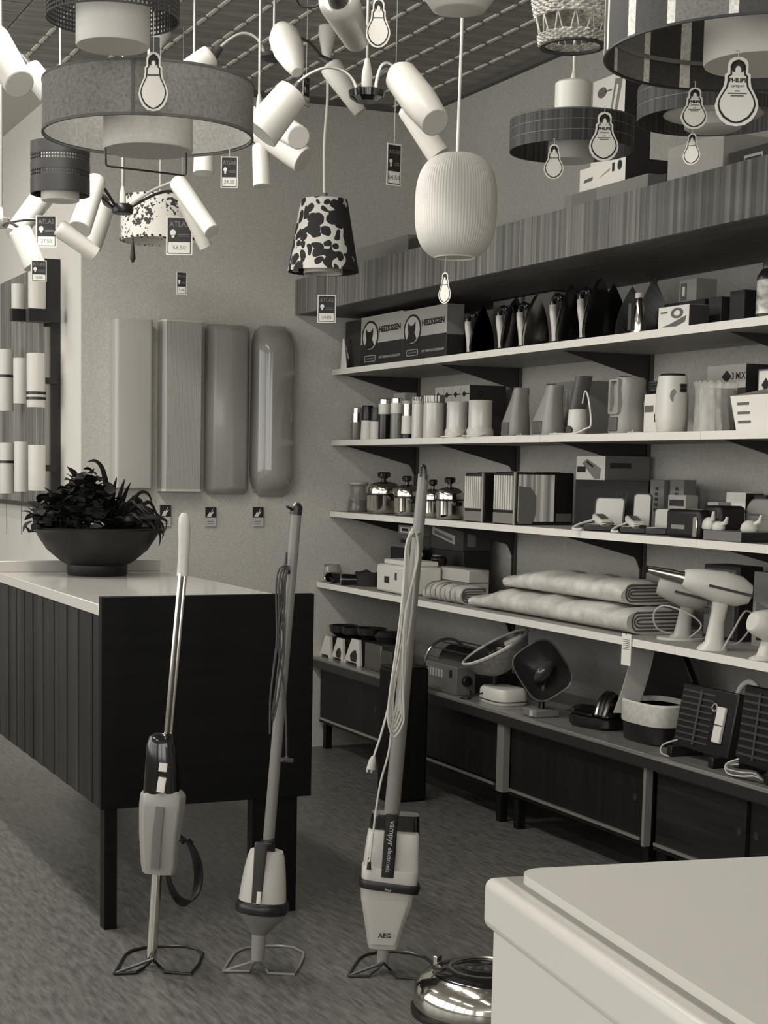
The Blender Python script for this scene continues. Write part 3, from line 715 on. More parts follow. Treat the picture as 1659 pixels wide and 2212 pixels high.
# ================================================================== cardboard bulb cut-outs hanging on threads
VIEW = -math.atan2(0.387, 0.915)
def thread(t, h, c, vs, v0, k):
    if vs == 'c': pts = [(0, 0, h * 0.985), (0, 0, ZC + 0.004 - c.z)]
    else:
        z = h + (v0 - vs) / k
        pts = [(0, 0, h * 0.985), (0, 0, z - 0.003), (0, 0.018, z)]
    obj('thread', MB().tube(pts, 0.0011, 5), mat(190, 0.6), t)
def bulb_poly(w, h, ins):
    # half outline (x from axis, z from bottom), in units of w and h
    half = [(0.0, 0.0), (0.2, 0.02), (0.36, 0.09), (0.46, 0.19), (0.5, 0.29), (0.47, 0.39), (0.39, 0.49), (0.32, 0.57), (0.295, 0.66), (0.295, 0.745), (0.235, 0.775), (0.235, 0.90), (0.19, 0.96), (0.1, 0.995), (0.0, 1.0)]
    half = [(max(x * w - ins * (1 if 0.01 < x else 0), 0), ins + z * (h - 2 * ins)) for x, z in half]
    return half + [(-x, z) for x, z in half[-2:0:-1]]
def bulb_tag(u, v0, v1, wpx, d, vs, label, rot=0.0, plain=False):
    c = PD(u, v1, d); k = KD(c); w, h = wpx / k, (v1 - v0) / k
    t = thing('bulb_shaped_card', label, 'price tag', c, VIEW + rot, 'bulb cut-outs hanging between the lamps')
    obj('card', MB().plate(bulb_poly(w, h, 0), -0.0006, 0.0006), PAPER, t)
    o, i = bulb_poly(w, h, w * 0.06), bulb_poly(w, h, w * 0.10)
    obj('printed_outline', MB().ring_plate(o, i, -0.0012, -0.0006), INK, t)
    obj('printed_socket', MB().plate(rrect(w * 0.32, h * 0.16, w * 0.1, 3, 0, h * 0.855), -0.0012, -0.0006), INK, t)
    obj('printed_pear', MB().plate(ell(w * 0.07, w * 0.11, 12, 0, h * 0.80), -0.0016, -0.0011), PAPER, t)
    if not plain:
        text('PHILIPS', w * 0.125, INK, t, T((0, -0.0008, h * 0.66)), bold=0.0004)
        text('Lampen', w * 0.1, INK, t, T((0, -0.0008, h * 0.585)))
        [obj('printed_line', MB().box(-w * q, w * q, -0.001, -0.0006, h * z, h * (z + 0.018)), GREYINK, t) for q, z in ((0.06, 0.50), (0.22, 0.465), (0.15, 0.43))]
    else:
        obj('printed_line', MB().box(-w * 0.2, w * 0.2, -0.001, -0.0006, h * 0.6, h * 0.62), INK, t)
    if vs is not None:
        thread(t, h, c, vs, v0, k)
bulb_tag(331, 117, 240, 64, 3.3, 30, 'bulb-shaped card hanging in front of the wide linen drum', plain=True)
bulb_tag(816, 1, 103, 53, 3.5, 'c', 'bulb-shaped card at the top edge, left of the bowl pendant', plain=True)
bulb_tag(1195, 314, 387, 43, 4.262, 300, 'small bulb-shaped card at the left front of the straw ring with white cylinder', plain=True)
bulb_tag(1303, 245, 348, 64, 4.262, 232, 'printed bulb-shaped card at the right front of the straw ring with white cylinder')
bulb_tag(1498, 192, 279, 58, 3.155, 176, 'printed bulb-shaped card in front of the white disc of the rear straw ring')
bulb_tag(1589, 128, 273, 94, 2.805, 110, 'largest bulb-shaped card, below the white cylinder of the big striped drum')
bulb_tag(1493, 290, 356, 40, 3.98, 266, 'tilted plain bulb-shaped card hanging lowest, under the rear straw ring', -0.6, True)
bulb_tag(960, 590, 656, 33, 4.2, 548, 'bulb-shaped card on a thread under the ribbed globe, turned half edge-on', -0.7, True)

# ================================================================== dark price cards
def price_card(u, v0, v1, wpx, d, vs, label, rot=0.0, price='4.80'):
    c = PD(u, v1, d); k = KD(c); w, h = wpx / k / max(cos(rot), 0.3), (v1 - v0) / k
    t = thing('price_card', label, 'price tag', c, VIEW + rot, 'dark printed price cards hanging from the lamps')
    obj('card', MB().box(-w / 2, w / 2, -0.0007, 0.0007, 0, h), PAPER, t)
    obj('printed_panel', MB().box(-w * 0.43, w * 0.43, -0.0013, -0.0007, h * 0.34, h * 0.955), mat(34, 0.6), t)
    obj('printed_frame', MB().ring_plate(rrect(w * 0.88, h * 0.93, 0.001, 1, 0, h * 0.5), rrect(w * 0.82, h * 0.89, 0.001, 1, 0, h * 0.5), -0.0012, -0.0007), mat(34, 0.6), t)
    text('ATLAS', w * 0.30, mat(120, 0.6), t, T((0, -0.0016, h * 0.80)), stretch=0.86, bold=0.0002)
    obj('printed_bulb', MB().plate(ell(w * 0.11, w * 0.12, 14, -w * 0.24, h * 0.58), -0.0018, -0.0013).box(-w * 0.29, -w * 0.19, -0.0018, -0.0013, h * 0.45, h * 0.53), PAPER, t)
    for q in (0.53, 0.485): obj('printed_line', MB().box(-w * 0.06, w * 0.36, -0.0016, -0.0013, h * q, h * (q + 0.014)), mat(130, 0.6), t)
    text(price, h * 0.16, mat(110, 0.6), t, T((0.0, -0.001, h * 0.19)), name='price')
    if vs is not None: thread(t, h, c, vs, v0, k)
price_card(495, 340, 406, 37, 3.74, 322, 'dark price card hanging under the right rim of the linen drum', 0, '39.50')
price_card(100, 467, 534, 45, 5.0, 424, 'dark price card below the small perforated drum', 0, '27.50')
price_card(387, 470, 551, 57, 6.06, 446, 'largest dark price card, in front of the flowered drum', 0, '58.50')
price_card(84, 563, 608, 32, 4.72, 552, 'dark price card in front of the tube lamps display, far left', 0.3, '12.80')
price_card(392, 588, 636, 21, 6.2, 'c', 'smallest dark price card, hanging against the wall under the flowered drum', 0.35, '9.80')
price_card(850, 313, 401, 31, 4.7, 'c', 'dark price card on a thread below the centre chandelier', 0.55, '64.50')
price_card(705, 638, 697, 40, 6.08, 586, 'dark price card hanging under the floral cone shade', 0.05, '34.80')
price_card(661, 166, 232, 14, 5.4, 'c', 'dark price card seen nearly edge-on behind the upper centre chandelier', 1.1, '18.50')

c = PD(326, 160, 4.05); k = KD(c); w, h = 38 / k, 78 / k
t = thing('hanging_card', 'card with its shaded back painted black, hanging behind the upper rim of the linen drum', 'card', c, VIEW + 0.3)
obj('card', MB().box(-w / 2, w / 2, -0.001, 0.001, 0, h), BLACK, t); obj('thread', MB().tube([(0, 0, h), (0, 0, ZC + 0.004 - c.z)], 0.001, 5), mat(150, 0.6), t)  # black stands in for the shade on the back of the card

# ================================================================== four bath lights on the back wall
def zw(v, u=400): return P(u, v, y=YB).z
def xw(u, v=880): return P(u, v, y=YB).x
def wall_light(u0, u1, v0, v1, label, kind):
    x0, x1 = xw(u0), P(u1, 880, y=YB - (0.085 if kind < 3 else 0.02)).x; z0, z1 = zw(v1, (u0 + u1) / 2), zw(v0, (u0 + u1) / 2)
    w, h, cx = x1 - x0, z1 - z0, (x0 + x1) / 2; D = 0.085
    t = thing('wall_light', label, 'lamp', (cx, YB, z0), 0, 'long diffuser lights on the back wall')
    obj('base_plate', MB().box(-w * 0.42, w * 0.42, -0.012, 0, 0.02, h - 0.02), mat(150, 0.5), t)
    if kind == 1:
        sec = [(-w / 2, 0), (-w / 2, -D * 0.86), (-w * 0.44, -D), (w * 0.46, -D), (w / 2, -D * 0.86), (w / 2, 0)]
        mb = MB().prism(sec, 0, h)
        obj('diffuser', mb, mat(172, 0.35), t, bevel=0.006)
    elif kind == 2:
        n = 34; sec = [(-w / 2, 0), (-w / 2, -D * 0.8), (-w * 0.43, -D)]
        for i in range(n * 2 + 1): sec.append((-w * 0.43 + (w * 0.90) * i / (n * 2), -D - (0.0025 if i % 2 else 0)))
        sec += [(w / 2, -D * 0.85), (w / 2, 0)]
        obj('diffuser', MB().prism(sec, 0, h), mat(166, 0.35), t)
        for z in (0, h - 0.006): obj('end_cap', MB().prism([(-w / 2 - 0.001, 0), (-w / 2 - 0.001, -D * 0.81), (-w * 0.43, -D - 0.003), (w * 0.475, -D - 0.003), (w / 2 + 0.001, -D * 0.85), (w / 2 + 0.001, 0)], z - 0.002, z + 0.008), mat(196, 0.4), t)
    elif kind == 3:
        rg = []
        for f, z in ((0.86, 0.0), (0.97, 0.012), (1.0, 0.03), (1.0, h - 0.03), (0.97, h - 0.012), (0.86, 0 + h)):
            q = {0.86: 0.55, 0.97: 0.85, 1.0: 1.0}[f]
            rg.append([(-w / 2 * f, 0, z), (-w / 2 * f, -D * 0.3 * q, z), (-w * 0.36 * f, -D * 0.85 * q, z), (-w * 0.04, -D * q, z), (w * 0.04, -D * q, z), (w * 0.36 * f, -D * 0.85 * q, z), (w / 2 * f, -D * 0.3 * q, z), (w / 2 * f, 0, z)])
        obj('diffuser', MB().rings(rg, smooth=False), mat(156, 0.3, coat=0.2), t, bevel=0.006)
    else:
        rg = []; n = 20
        for i in range(25):
            s = i / 24; e = min(s, 1 - s) * h / (w * 0.5); f = sqrt(max(1 - (1 - min(e, 1)) ** 2, 0.0)); f = max(f, 0.25)
            g = 0.45 + 0.55 * f
            rg.append([(-w / 2 * g * cos(pi * j / n), -D * f * 1.15 * sin(pi * j / n) ** 0.7, h * s) for j in range(n + 1)])
        obj('diffuser', MB().rings(rg), mat(148, 0.14, coat=0.5), t)
wall_light(238, 331, 693, 1053, 'long wall light with a flat front and bright left side, leftmost of the four', 1)
wall_light(340, 437, 695, 1060, 'long wall light with a finely ribbed front, second from the left', 2)
wall_light(440, 537, 703, 1066, 'long wall light with faceted sides, third from the left', 3)
wall_light(540, 636, 705, 1072, 'glossy rounded capsule wall light, rightmost of the four', 4)
def wall_tag(u, v0, v1, label):
    k = KD(P(u, v0, y=YB)); w, h = 25 / k, (v1 - v0) / k; c = P(u, v1, y=YB - 0.012)
    t = thing('wall_light_tag', label, 'price tag', c, 0, 'small tags under the wall lights')
    obj('card', MB().box(-w / 2, w / 2, -0.0006, 0.0006, 0, h), mat(190, 0.6), t)
    obj('printed_panel', MB().box(-w / 2, w / 2, -0.0012, -0.0006, h * 0.45, h), INK, t)
    obj('printed_bird', MB().plate([(-w * .35, h * .5), (-w * .1, h * .75), (-w * .02, h * .68), (w * .22, h * .93), (w * .12, h * .72), (w * .32, h * .78), (w * .05, h * .55), (w * .02, h * .48)], -0.0016, -0.0012), PAPER, t)
    for q in (0.12, 0.24): obj('printed_line', MB().box(-w * 0.3, w * 0.3, -0.0009, -0.0006, h * q, h * (q + 0.03)), GREYINK, t)
    obj('thread', MB().tube([(0, 0.0, h), (0, 0.006, h + 22 / k)], 0.001, 5), mat(190, 0.6), t)
wall_tag(357, 1091, 1137, 'small black and white tag hanging under the ribbed wall light')
wall_tag(455, 1095, 1137, 'small black and white tag hanging under the faceted wall light')
wall_tag(557, 1095, 1137, 'small black and white tag hanging under the capsule wall light')

# ================================================================== lamp display board on the bright left wall
yb0, yb1 = P(131, 800, x=XL).y, 9.4
zb0, zb1 = P(60, 1083, x=XL).z, P(110, 570, x=XL).z
t = thing('display_board', 'dark-edged wood grained display board with tube lamps on the bright left wall', 'board', (XL, yb0, zb0))
obj('frame_edge', MB().box(XL - 0.045, XL - 0.001, yb0, yb0 + 0.02, zb0, zb1), BLACK, t, world=True)
obj('frame_edge', MB().box(XL - 0.045, XL - 0.001, yb0 + 0.02, yb1, zb0 - 0.02, zb0), BLACK, t, world=True)
obj('frame_head', MB().box(XL - 0.075, XL - 0.045, yb0, yb0 + 0.02, zb1 - 0.3, zb1), BLACK, t, world=True)
yy = yb0 + 0.021; rnd = random.Random(9)
while yy < yb1:
    w = 0.06 + 0.06 * rnd.random()
    obj('board', MB().box(XL - 0.03, XL - 0.001, yy + 0.001, min(yy + w, yb1), zb0, zb1), mat(rnd.choice((105, 120, 92, 132)), 0.5, kind='grainz', amt=0.25, sc=0.6), t, world=True)
    yy += w
def tube_lamp(u, v0, v1, wpx, x, label, base=0, bands=(), pull=False):
    c = P(u, v1, x=x); k = KD(c); r, h = wpx / 2 / k, (v1 - v0) / k
    t = thing('tube_wall_lamp', label, 'lamp', c, 0, 'white tube lamps on the display board')
    obj('glass', MB().lathe([(0.001, 0), (r * 0.98, 0), (r, 0.004), (r, h - 0.004), (r * 0.97, h), (0.001, h)], 24), M_SHADE, t)
    zb = h * 0.5 if base == 0 else -0.028
    obj('bracket', MB().box(r * 0.2, XL - 0.031 - c.x, -0.014, 0.014, zb - 0.014, zb + 0.014) if base == 0 else MB().box(-r * 1.1, XL - 0.031 - c.x, -r * 0.8, r * 0.8, -0.055, 0.0), BLACK, t)
    for q in bands: obj('band', MB().lathe([(r + 0.003, h * q), (r + 0.003, h * q + 0.012), (r - 0.001, h * q + 0.012), (r - 0.001, h * q)], 24, closed=True), BLACK, t)
    if pull: obj('pull_cord', MB().tube([(0, 0, 0.001), (0, 0, -0.2)], 0.0015, 5), GREYD, t)
tube_lamp(80, 588, 668, 38, XL - 0.13, 'stout white tube lamp on a black base, top right of the display board', 1)
tube_lamp(40, 615, 668, 30, XL - 0.13, 'short white tube lamp left of the stout one on the display board', 1)
tube_lamp(78, 765, 880, 40, XL - 0.12, 'white tube lamp with two black bands, middle row right on the display board', 0, (0.14, 0.24))
tube_lamp(45, 775, 872, 32, XL - 0.12, 'plain white tube lamp, middle row centre on the display board')
tube_lamp(12, 757, 888, 34, XL - 0.12, 'white tube lamp, middle row of the display board at the left photo edge', 0, (0.55,))
tube_lamp(80, 962, 1060, 38, XL - 0.12, 'plain white tube lamp, lower row right on the display board', 0, (), True)
tube_lamp(46, 955, 1062, 30, XL - 0.12, 'narrow white tube lamp, lower row centre on the display board', 0, (), True)
tube_lamp(14, 957, 1066, 32, XL - 0.12, 'white tube lamp, lower row of the display board at the left photo edge', 0, (0.6,), True)

# ================================================================== three electric brooms standing in wire racks
def rack(t, pts, apex, r, m):
    ps = [P(u, v, z=r) for u, v in pts] + [P(*apex[0], z=r + apex[1])]
    obj('wire_rack', MB().tube(spline(ps + [ps[0]], 1), r, 8, closed=False), m, t, world=True)
def px_ring(c, a, b, e, n=28, rot=None, ax=None):
    # ring around c, half width a across the view, half depth b along it
    R = rot
    return [c + R @ Vector((x, y, z)) for x, y, z in se(a, b, n, e)]
def stack(t, name, m, rows, yy, depth=0.8, e=3.0, n=32, label=None, bevel=0.0, parent=None, dy=0.0, smooth=True):
    # rows: (u left, u right, v, exponent?) silhouette of the piece at the plane y = yy
    cs = []
    for r in rows:
        A, B = P(r[0], r[2], y=yy), P(r[1], r[3] if len(r) > 3 and r[3] else r[2], y=yy)
        cs.append(((A + B) / 2, (B - A).length / 2))
    up = (cs[0][0] - cs[-1][0]).normalized()
    Yv = Vector((0, 1, 0)); X = Yv.cross(up).normalized(); X = X if X.x > 0 else -X
    V = Vector((-0.387, -0.915, 0)).normalized(); Xv = Vector((0.915, -0.387, 0))
    Xa = (Xv - up * Xv.dot(up)).normalized(); Ya = Xa.cross(up)
    rg = []
    for c, a in cs:
        c = c + V * (-dy)
        rg.append([c + Xa * x + Ya * y for x, y, z in se(a * 0.93, a * depth, n, e)])
    return obj(name, MB().rings(rg, smooth=smooth), m, parent or t, label, world=True, bevel=bevel)
M_BODY = mat(150, 0.4); M_BODY2 = mat(185, 0.4); M_POLE = mat(120, 0.35)
def pole(t, a, b, r0, r1, m, name, yy, n=16, parent=None, off=0.0):
    A, B = P(a[0], a[1], y=yy), P(b[0], b[1], y=yy)
    V = Vector((-0.387, -0.915, 0))
    A += V * off; B += V * off
    return obj(name, MB().tube([A, B], [r0, r1], n), m, parent or t, world=True)

# 1: chrome stick, faceted body (left)
y1 = 3.93; k1 = KD(P(340, 1700, y=y1))
t = thing('electric_broom', 'electric broom with a chrome stick and faceted grey body, leftmost of three', 'vacuum cleaner', P(328, 2085, z=0), 0, 'electric brooms in wire racks')
rack(t, [(247, 2103), (256, 2088), (271, 2062), (285, 2053), (316, 2046), (360, 2043), (402, 2044), (425, 2050), (438, 2060), (430, 2082), (411, 2104), (356, 2100), (345, 2088)], ((330, 2072), 0.03), 0.0042, mat(30, 0.35))
ps = [P(293, 2101, z=0.005), P(312, 2090, z=0.005), P(329, 2073, z=0.03)]
obj('rack_foot', MB().tube([P(247, 2103, z=0.005), ps[0], ps[1], ps[2]], 0.0042, 8), mat(30, 0.35), t, world=True)
pole(t, (327, 2078), (342, 1840), 11.5 / k1, 11.5 / k1, CHROME, 'lower_tube', y1)
A = stack(t, 'body', M_BODY, [(305, 382, 1884), (302, 386, 1868), (298, 392, 1800), (298, 402, 1740), (301, 404, 1716), (312, 396, 1706), (325, 385, 1702)], y1, 0.72, 2.6, 8, smooth=False, bevel=0.004)
stack(t, 'front_strip', mat(105, 0.4), [(329, 349, 1868), (332, 353, 1800), (340, 360, 1735)], y1, 0.25, 4, 12, dy=-0.046, parent=A)
B = stack(t, 'bag_housing', BLACK_GLOSS, [(308, 390, 1712), (312, 386, 1660), (316, 380, 1610), (322, 376, 1590), (336, 374, 1582)], y1, 0.72, 2.6, 24)
stack(t, 'catch', WHITE_GLOSS, [(345, 364, 1660), (347, 366, 1642)], y1, 0.3, 5, 12, parent=B, dy=-0.042)
stack(t, 'catch', WHITE_GLOSS, [(341, 359, 1704), (343, 361, 1688), (346, 364, 1672)], y1, 0.3, 5, 12, parent=B, dy=-0.045)
stack(t, 'collar', mat(110, 0.3, 0.5), [(354, 371, 1608), (356, 373, 1582)], y1, 0.8, 5, 16, dy=-0.01)
for du in (-5, 5): pole(t, (363 + du, 1600), (395 + du, 1238), 4.6 / k1, 4.6 / k1, CHROME, 'stick_tube', y1, off=0.008)
pole(t, (363, 1600), (395, 1238), 9.5 / k1, 9.5 / k1, BLACK, 'stick_core', y1)
stack(t, 'handle', mat(196, 0.4), [(381, 407, 1244), (384, 408, 1210), (385, 411, 1170), (384, 412, 1140), (386, 410, 1118), (392, 405, 1108)], y1, 0.9, 2.2, 24)
cord = MB(); rnd = random.Random(2)
for i in range(6):
    f = (i - 2.5) * 0.010; pts = []
    for j in range(28):
        a = 2 * pi * j / 28
        pts.append(P(400 - 10 * i / 5 + (36 - i) * cos(a) + 12 * sin(a) * 0.5, 1880 + (66 + 2 * i) * sin(a), y=y1 + f))
    cord.tube(pts, 0.0036, 7, closed=True)
obj('coiled_cord', cord, BLACK, t, world=True)
obj('cord_hook', MB().tube([P(392, 1822, y=y1), P(408, 1812, y=y1), P(416, 1822, y=y1)], 0.004, 6), BLACK, t, world=True)

# 2: slim cone body (middle)
y2 = 3.79; k2 = KD(P(570, 1900, y=y2))
t = thing('electric_broom', 'electric broom with a grey pole, bell-shaped foot and dark looped cord, middle of three', 'vacuum cleaner', P(560, 2085, z=0), 0, 'electric brooms in wire racks')
M_RK = mat(125, 0.35)
rack(t, [(482, 2098), (492, 2080), (508, 2058), (526, 2049), (560, 2044), (600, 2043), (633, 2046), (656, 2058), (655, 2068), (645, 2090), (635, 2105), (580, 2102), (574, 2092)], ((556, 2074), 0.03), 0.0038, M_RK)
obj('rack_foot', MB().tube([P(482, 2098, z=0.005), P(538, 2098, z=0.005), P(546, 2084, z=0.01), P(556, 2074, z=0.03)], 0.0038, 8), M_RK, t, world=True)
stack(t, 'foot_tube', mat(140, 0.4), [(542, 571, 2073), (544, 576, 2015)], y2, 0.95, 2, 24)
stack(t, 'bell', mat(118, 0.45), [(543, 574, 2018), (534, 590, 2002), (518, 612, 1980), (510, 620, 1966), (509, 622, 1955)], y2, 0.9, 2.2, 32)
stack(t, 'band', BLACK, [(508, 622, 1966), (507, 624, 1956), (510, 624, 1946), (514, 620, 1942)], y2, 0.92, 2.3, 32)
A = stack(t, 'body', M_BODY2, [(515, 618, 1944), (520, 618, 1915), (527, 617, 1880), (535, 615, 1850), (540, 612, 1838), (552, 600, 1834)], y2, 0.85, 2.5, 32)
stack(t, 'spine', mat(48, 0.4), [(544, 566, 1940), (548, 572, 1880), (551, 580, 1818), (553, 588, 1812)], y2, 0.45, 5, 16, dy=-0.045)
stack(t, 'spine_socket', BLACK, [(570, 596, 1846), (562, 594, 1812)], y2, 0.8, 3, 16, dy=-0.015)
stack(t, 'catch', WHITE_GLOSS, [(555, 564, 1939), (557, 567, 1914)], y2, 0.4, 5, 12, dy=-0.058)
pole(t, (580, 1818), (640, 1108), 12.5 / k2, 11.5 / k2, M_POLE, 'pole', y2)
obj('cap', MB().tube([P(639, 1112, y=y2), P(641, 1094, y=y2), P(642, 1086, y=y2)], [13 / k2, 13 / k2, 6 / k2], 16).tube([P(636, 1104, y=y2), P(620, 1094, y=y2 - 0.02)], 0.0035, 8), BLACK, t, world=True)
obj('cord_hook', MB().tube([P(626, 1240, y=y2 - 0.005), P(617, 1222, y=y2 - 0.02), P(619, 1192, y=y2 - 0.02)], [0.005, 0.005, 0.003], 8), BLACK, t, world=True)
yl = y2 - 0.035
for nm, pts in (('cord_loop', [(620, 1221), (604, 1228), (597, 1260), (597, 1320), (598, 1380), (590, 1450), (583, 1520), (586, 1540), (592, 1530), (600, 1450), (606, 1390), (602, 1300), (606, 1240), (618, 1222)]),
                ('cord_loop', [(622, 1222), (612, 1240), (607, 1300), (612, 1380), (604, 1440), (594, 1500), (588, 1540), (590, 1556), (602, 1500), (612, 1430), (615, 1350), (612, 1270), (622, 1224)]),
                ('cord', [(624, 1222), (616, 1260), (614, 1320), (600, 1390), (592, 1440), (584, 1510), (583, 1585)]),
                ('cord', [(610, 1300), (601, 1350), (604, 1420), (612, 1470), (617, 1530), (619, 1620), (619, 1636)])):
    obj(nm, MB().tube(spline([P(u, v, y=yl) for u, v in pts], 4), 0.0026, 6), mat(60, 0.5), t, world=True)
obj('plug', MB().tube([P(619, 1634, y=yl), P(619, 1642, y=yl)], 0.005, 8).tube([P(608, 1641, y=yl), P(632, 1643, y=yl)], 0.006, 8), mat(70, 0.5), t, world=True)

# 3: white boxy body with lettering (right)
y3 = 3.69; k3 = KD(P(840, 1900, y=y3))
t = thing('electric_broom', 'electric broom with a white boxy body, black band and white looped cord, rightmost of three', 'vacuum cleaner', P(828, 2090, z=0), 0, 'electric brooms in wire racks')
rack(t, [(753, 2108), (762, 2090), (776, 2070), (790, 2062), (815, 2057), (850, 2055), (885, 2058), (920, 2068), (936, 2082), (926, 2098), (905, 2115), (858, 2111), (844, 2096)], ((828, 2080), 0.03), 0.0038, mat(48, 0.35))
obj('rack_foot', MB().tube([P(753, 2108, z=0.005), P(797, 2108, z=0.005), P(812, 2096, z=0.01), P(828, 2080, z=0.03)], 0.0038, 8), mat(60, 0.35), t, world=True)
stack(t, 'foot_tube', mat(150, 0.4), [(814, 838, 2080), (815, 843, 2042)], y3, 0.95, 2, 24)
A = stack(t, 'dust_bag_case', M_BODY2, [(797, 856, 2046), (794, 860, 2036), (788, 872, 1990), (781, 888, 1945), (780, 892, 1915)], y3, 0.6, 5, 32)
stack(t, 'front_bulge', M_BODY2, [(800, 852, 2032), (794, 866, 1985), (785, 880, 1942), (785, 880, 1936)], y3, 0.22, 6, 24, dy=-0.03, parent=A)
stack(t, 'band', BLACK, [(777, 901, 1918), (777, 903, 1912), (778, 905, 1904), (780, 903, 1900)], y3, 0.66, 5, 32)
stack(t, 'shoulder', M_BODY2, [(782, 898, 1902), (783, 902, 1876), (786, 902, 1872)], y3, 0.62, 5, 32)
B = stack(t, 'motor_case', M_BODY2, [(786, 902, 1874), (790, 902, 1840), (797, 903, 1798), (800, 901, 1795)], y3, 0.52, 6, 32)
stack(t, 'rear_case', BLACK_GLOSS, [(796, 905, 1830), (803, 905, 1775), (806, 905, 1762)], y3, 0.5, 5, 24, dy=0.03)
S = stack(t, 'name_strip', BLACK, [(822, 848, 1886), (826, 853, 1830), (832, 858, 1752)], y3, 0.35, 6, 16, dy=-0.042)
stack(t, 'switch_plate', BLACK, [(877, 892, 1852), (881, 896, 1808)], y3, 0.2, 6, 12, dy=-0.037)
stack(t, 'switch_knob', mat(90, 0.4), [(881, 889, 1838), (883, 891, 1822)], y3, 0.4, 6, 12, dy=-0.042)
stack(t, 'cord_sleeve', BLACK, [(791, 801, 1872), (795, 800, 1846)], y3, 0.8, 2, 12, dy=-0.03)
pole(t, (846, 1760), (915, 1024), 17 / k3, 11.5 / k3, M_POLE, 'pole', y3, 20)
pt, pb = P(915, 1030, y=y3), P(846, 1755, y=y3)
obj('hanger', MB().tube(spline([P(908, 1030, y=y3 - 0.014), P(910, 1012, y=y3 - 0.014), P(914, 1005, y=y3 - 0.013), P(919, 1012, y=y3 - 0.013), P(920, 1036, y=y3 - 0.014)], 4), 0.0032, 8), BLACK, t, world=True)
def lay(u, v, off): return P(u, v, y=y3) + Vector((-0.387, -0.915, 0)) * off
def face(u, v, off, rot):
    c = lay(u, v, off); return T(c) @ RZ(VIEW) @ RY(rot)
sl = math.atan2(858 - 848, 1886 - 1752)
text('vampyr', 0.022, mat(190, 0.5), S, face(844, 1790, 0.0545, pi / 2 + 0.09), world=True)
text('electronic', 0.0165, mat(190, 0.5), S, face(838, 1847, 0.0545, pi / 2 + 0.09), world=True)
text('AEG', 0.017, INK, A, face(829, 2010, 0.0505, 0.02), world=True, bold=0.0004)
text('Plus', 0.011, mat(200, 0.4), t, face(836, 1911, 0.0575, 0.03), world=True)
yc = y3 - 0.05; M_CORD = mat(190, 0.5)
obj('cord_hook', MB().tube([P(906, 1150, y=y3 - 0.01), P(894, 1158, y=yc), P(890, 1138, y=yc)], [0.005, 0.0045, 0.003], 8), mat(140, 0.5), t, world=True)
rnd = random.Random(4)
for i in range(5):
    top = (893 + rnd.uniform(-3, 4), 1142 + rnd.uniform(0, 8)); bl, br = 838 + i * 2.6, 872 - i * 3.2
    vb = 1592 - i * 10
    L_ = [top, (880 + i * 1.5 - 3, 1180), (872 + i * 2.4, 1270), (858 + i * 2.6 + rnd.uniform(-3, 3), 1390), (843 + i * 2.2, 1490), (bl, 1545), (bl + 4, vb - 16), ((bl + br) / 2 - 3, vb), (br - 2, vb - 28), (br, 1530), (874 - i * 1.0 + rnd.uniform(-6, 4), 1440), (888 + rnd.uniform(-12, 4), 1320), (902 - i, 1210), (900 - i * .6, 1158), top]
    obj('cord_loop', MB().tube(spline([P(u, v, y=yc + (i - 2) * 0.006) for u, v in L_], 5), 0.0026, 6), M_CORD, t, world=True)
obj('cord', MB().tube(spline([P(u, v, y=yc) for u, v in [(886, 1150), (878, 1200), (868, 1300), (860, 1400), (848, 1470), (838, 1530), (822, 1590), (812, 1620), (806, 1640)]], 4), 0.0029, 6), M_CORD, t, world=True)
obj('cord', MB().tube(spline([P(u, v, y=yc) for u, v in [(845, 1580), (842, 1610), (836, 1640), (822, 1690), (812, 1750), (806, 1800), (800, 1850), (797, 1862)]], 4), 0.0029, 6), M_CORD, t, world=True)
obj('plug', MB().tube([P(807, 1634, y=yc), P(805, 1642, y=yc), P(803, 1650, y=yc), P(801, 1662, y=yc)], [0.005, 0.009, 0.010, 0.0115], 12).tube([P(795, 1658, y=yc), P(793, 1668, y=yc)], 0.003, 6).tube([P(803, 1660, y=yc), P(802, 1670, y=yc)], 0.003, 6), mat(175, 0.5), t, world=True)

# ================================================================== chrome canister on the floor beside the freezer
c = P(1030, 2196, z=0.0); c = Vector((c.x + 0.03, c.y + 0.02, 0)); k = KD(c)
t = thing('floor_polisher_head', 'round chrome domed appliance with a dark lid on the floor beside the freezer', 'appliance', c)
R = 155 / k
obj('body', MB().lathe([(R * 0.9, 0.0), (R * 0.98, 0.015), (R, 0.04), (R * 0.97, 0.062), (R * 0.88, 0.085), (R * 0.74, 0.10), (R * 0.72, 0.096)], 56, cap1=True), mat(225, 0.1, 1.0), t)
obj('base_ring', MB().lathe([(R * 0.92, 0.0), (R * 1.02, 0.0), (R * 1.02, 0.012), (R * 0.92, 0.012)], 48, closed=True), BLACK, t)
obj('lid', MB().lathe([(R * 0.73, 0.097), (R * 0.70, 0.103), (R * 0.50, 0.112), (R * 0.48, 0.108), (R * 0.44, 0.112), (R * 0.25, 0.116), (0.001, 0.118)], 48), BLACK_GLOSS, t)
obj('lid_ring', MB().lathe([(R * 0.49, 0.110), (R * 0.51, 0.114), (R * 0.47, 0.115), (R * 0.45, 0.112)], 48, closed=True), STEEL, t)
for a in (2.1, 5.2): obj('clip', MB().box(-0.012, 0.012, -0.006, 0.006, 0, 0.028, T((R * 0.78 * cos(a), R * 0.78 * sin(a), 0.088)) @ RZ(a + pi / 2)), CHROME, t, bevel=0.002)

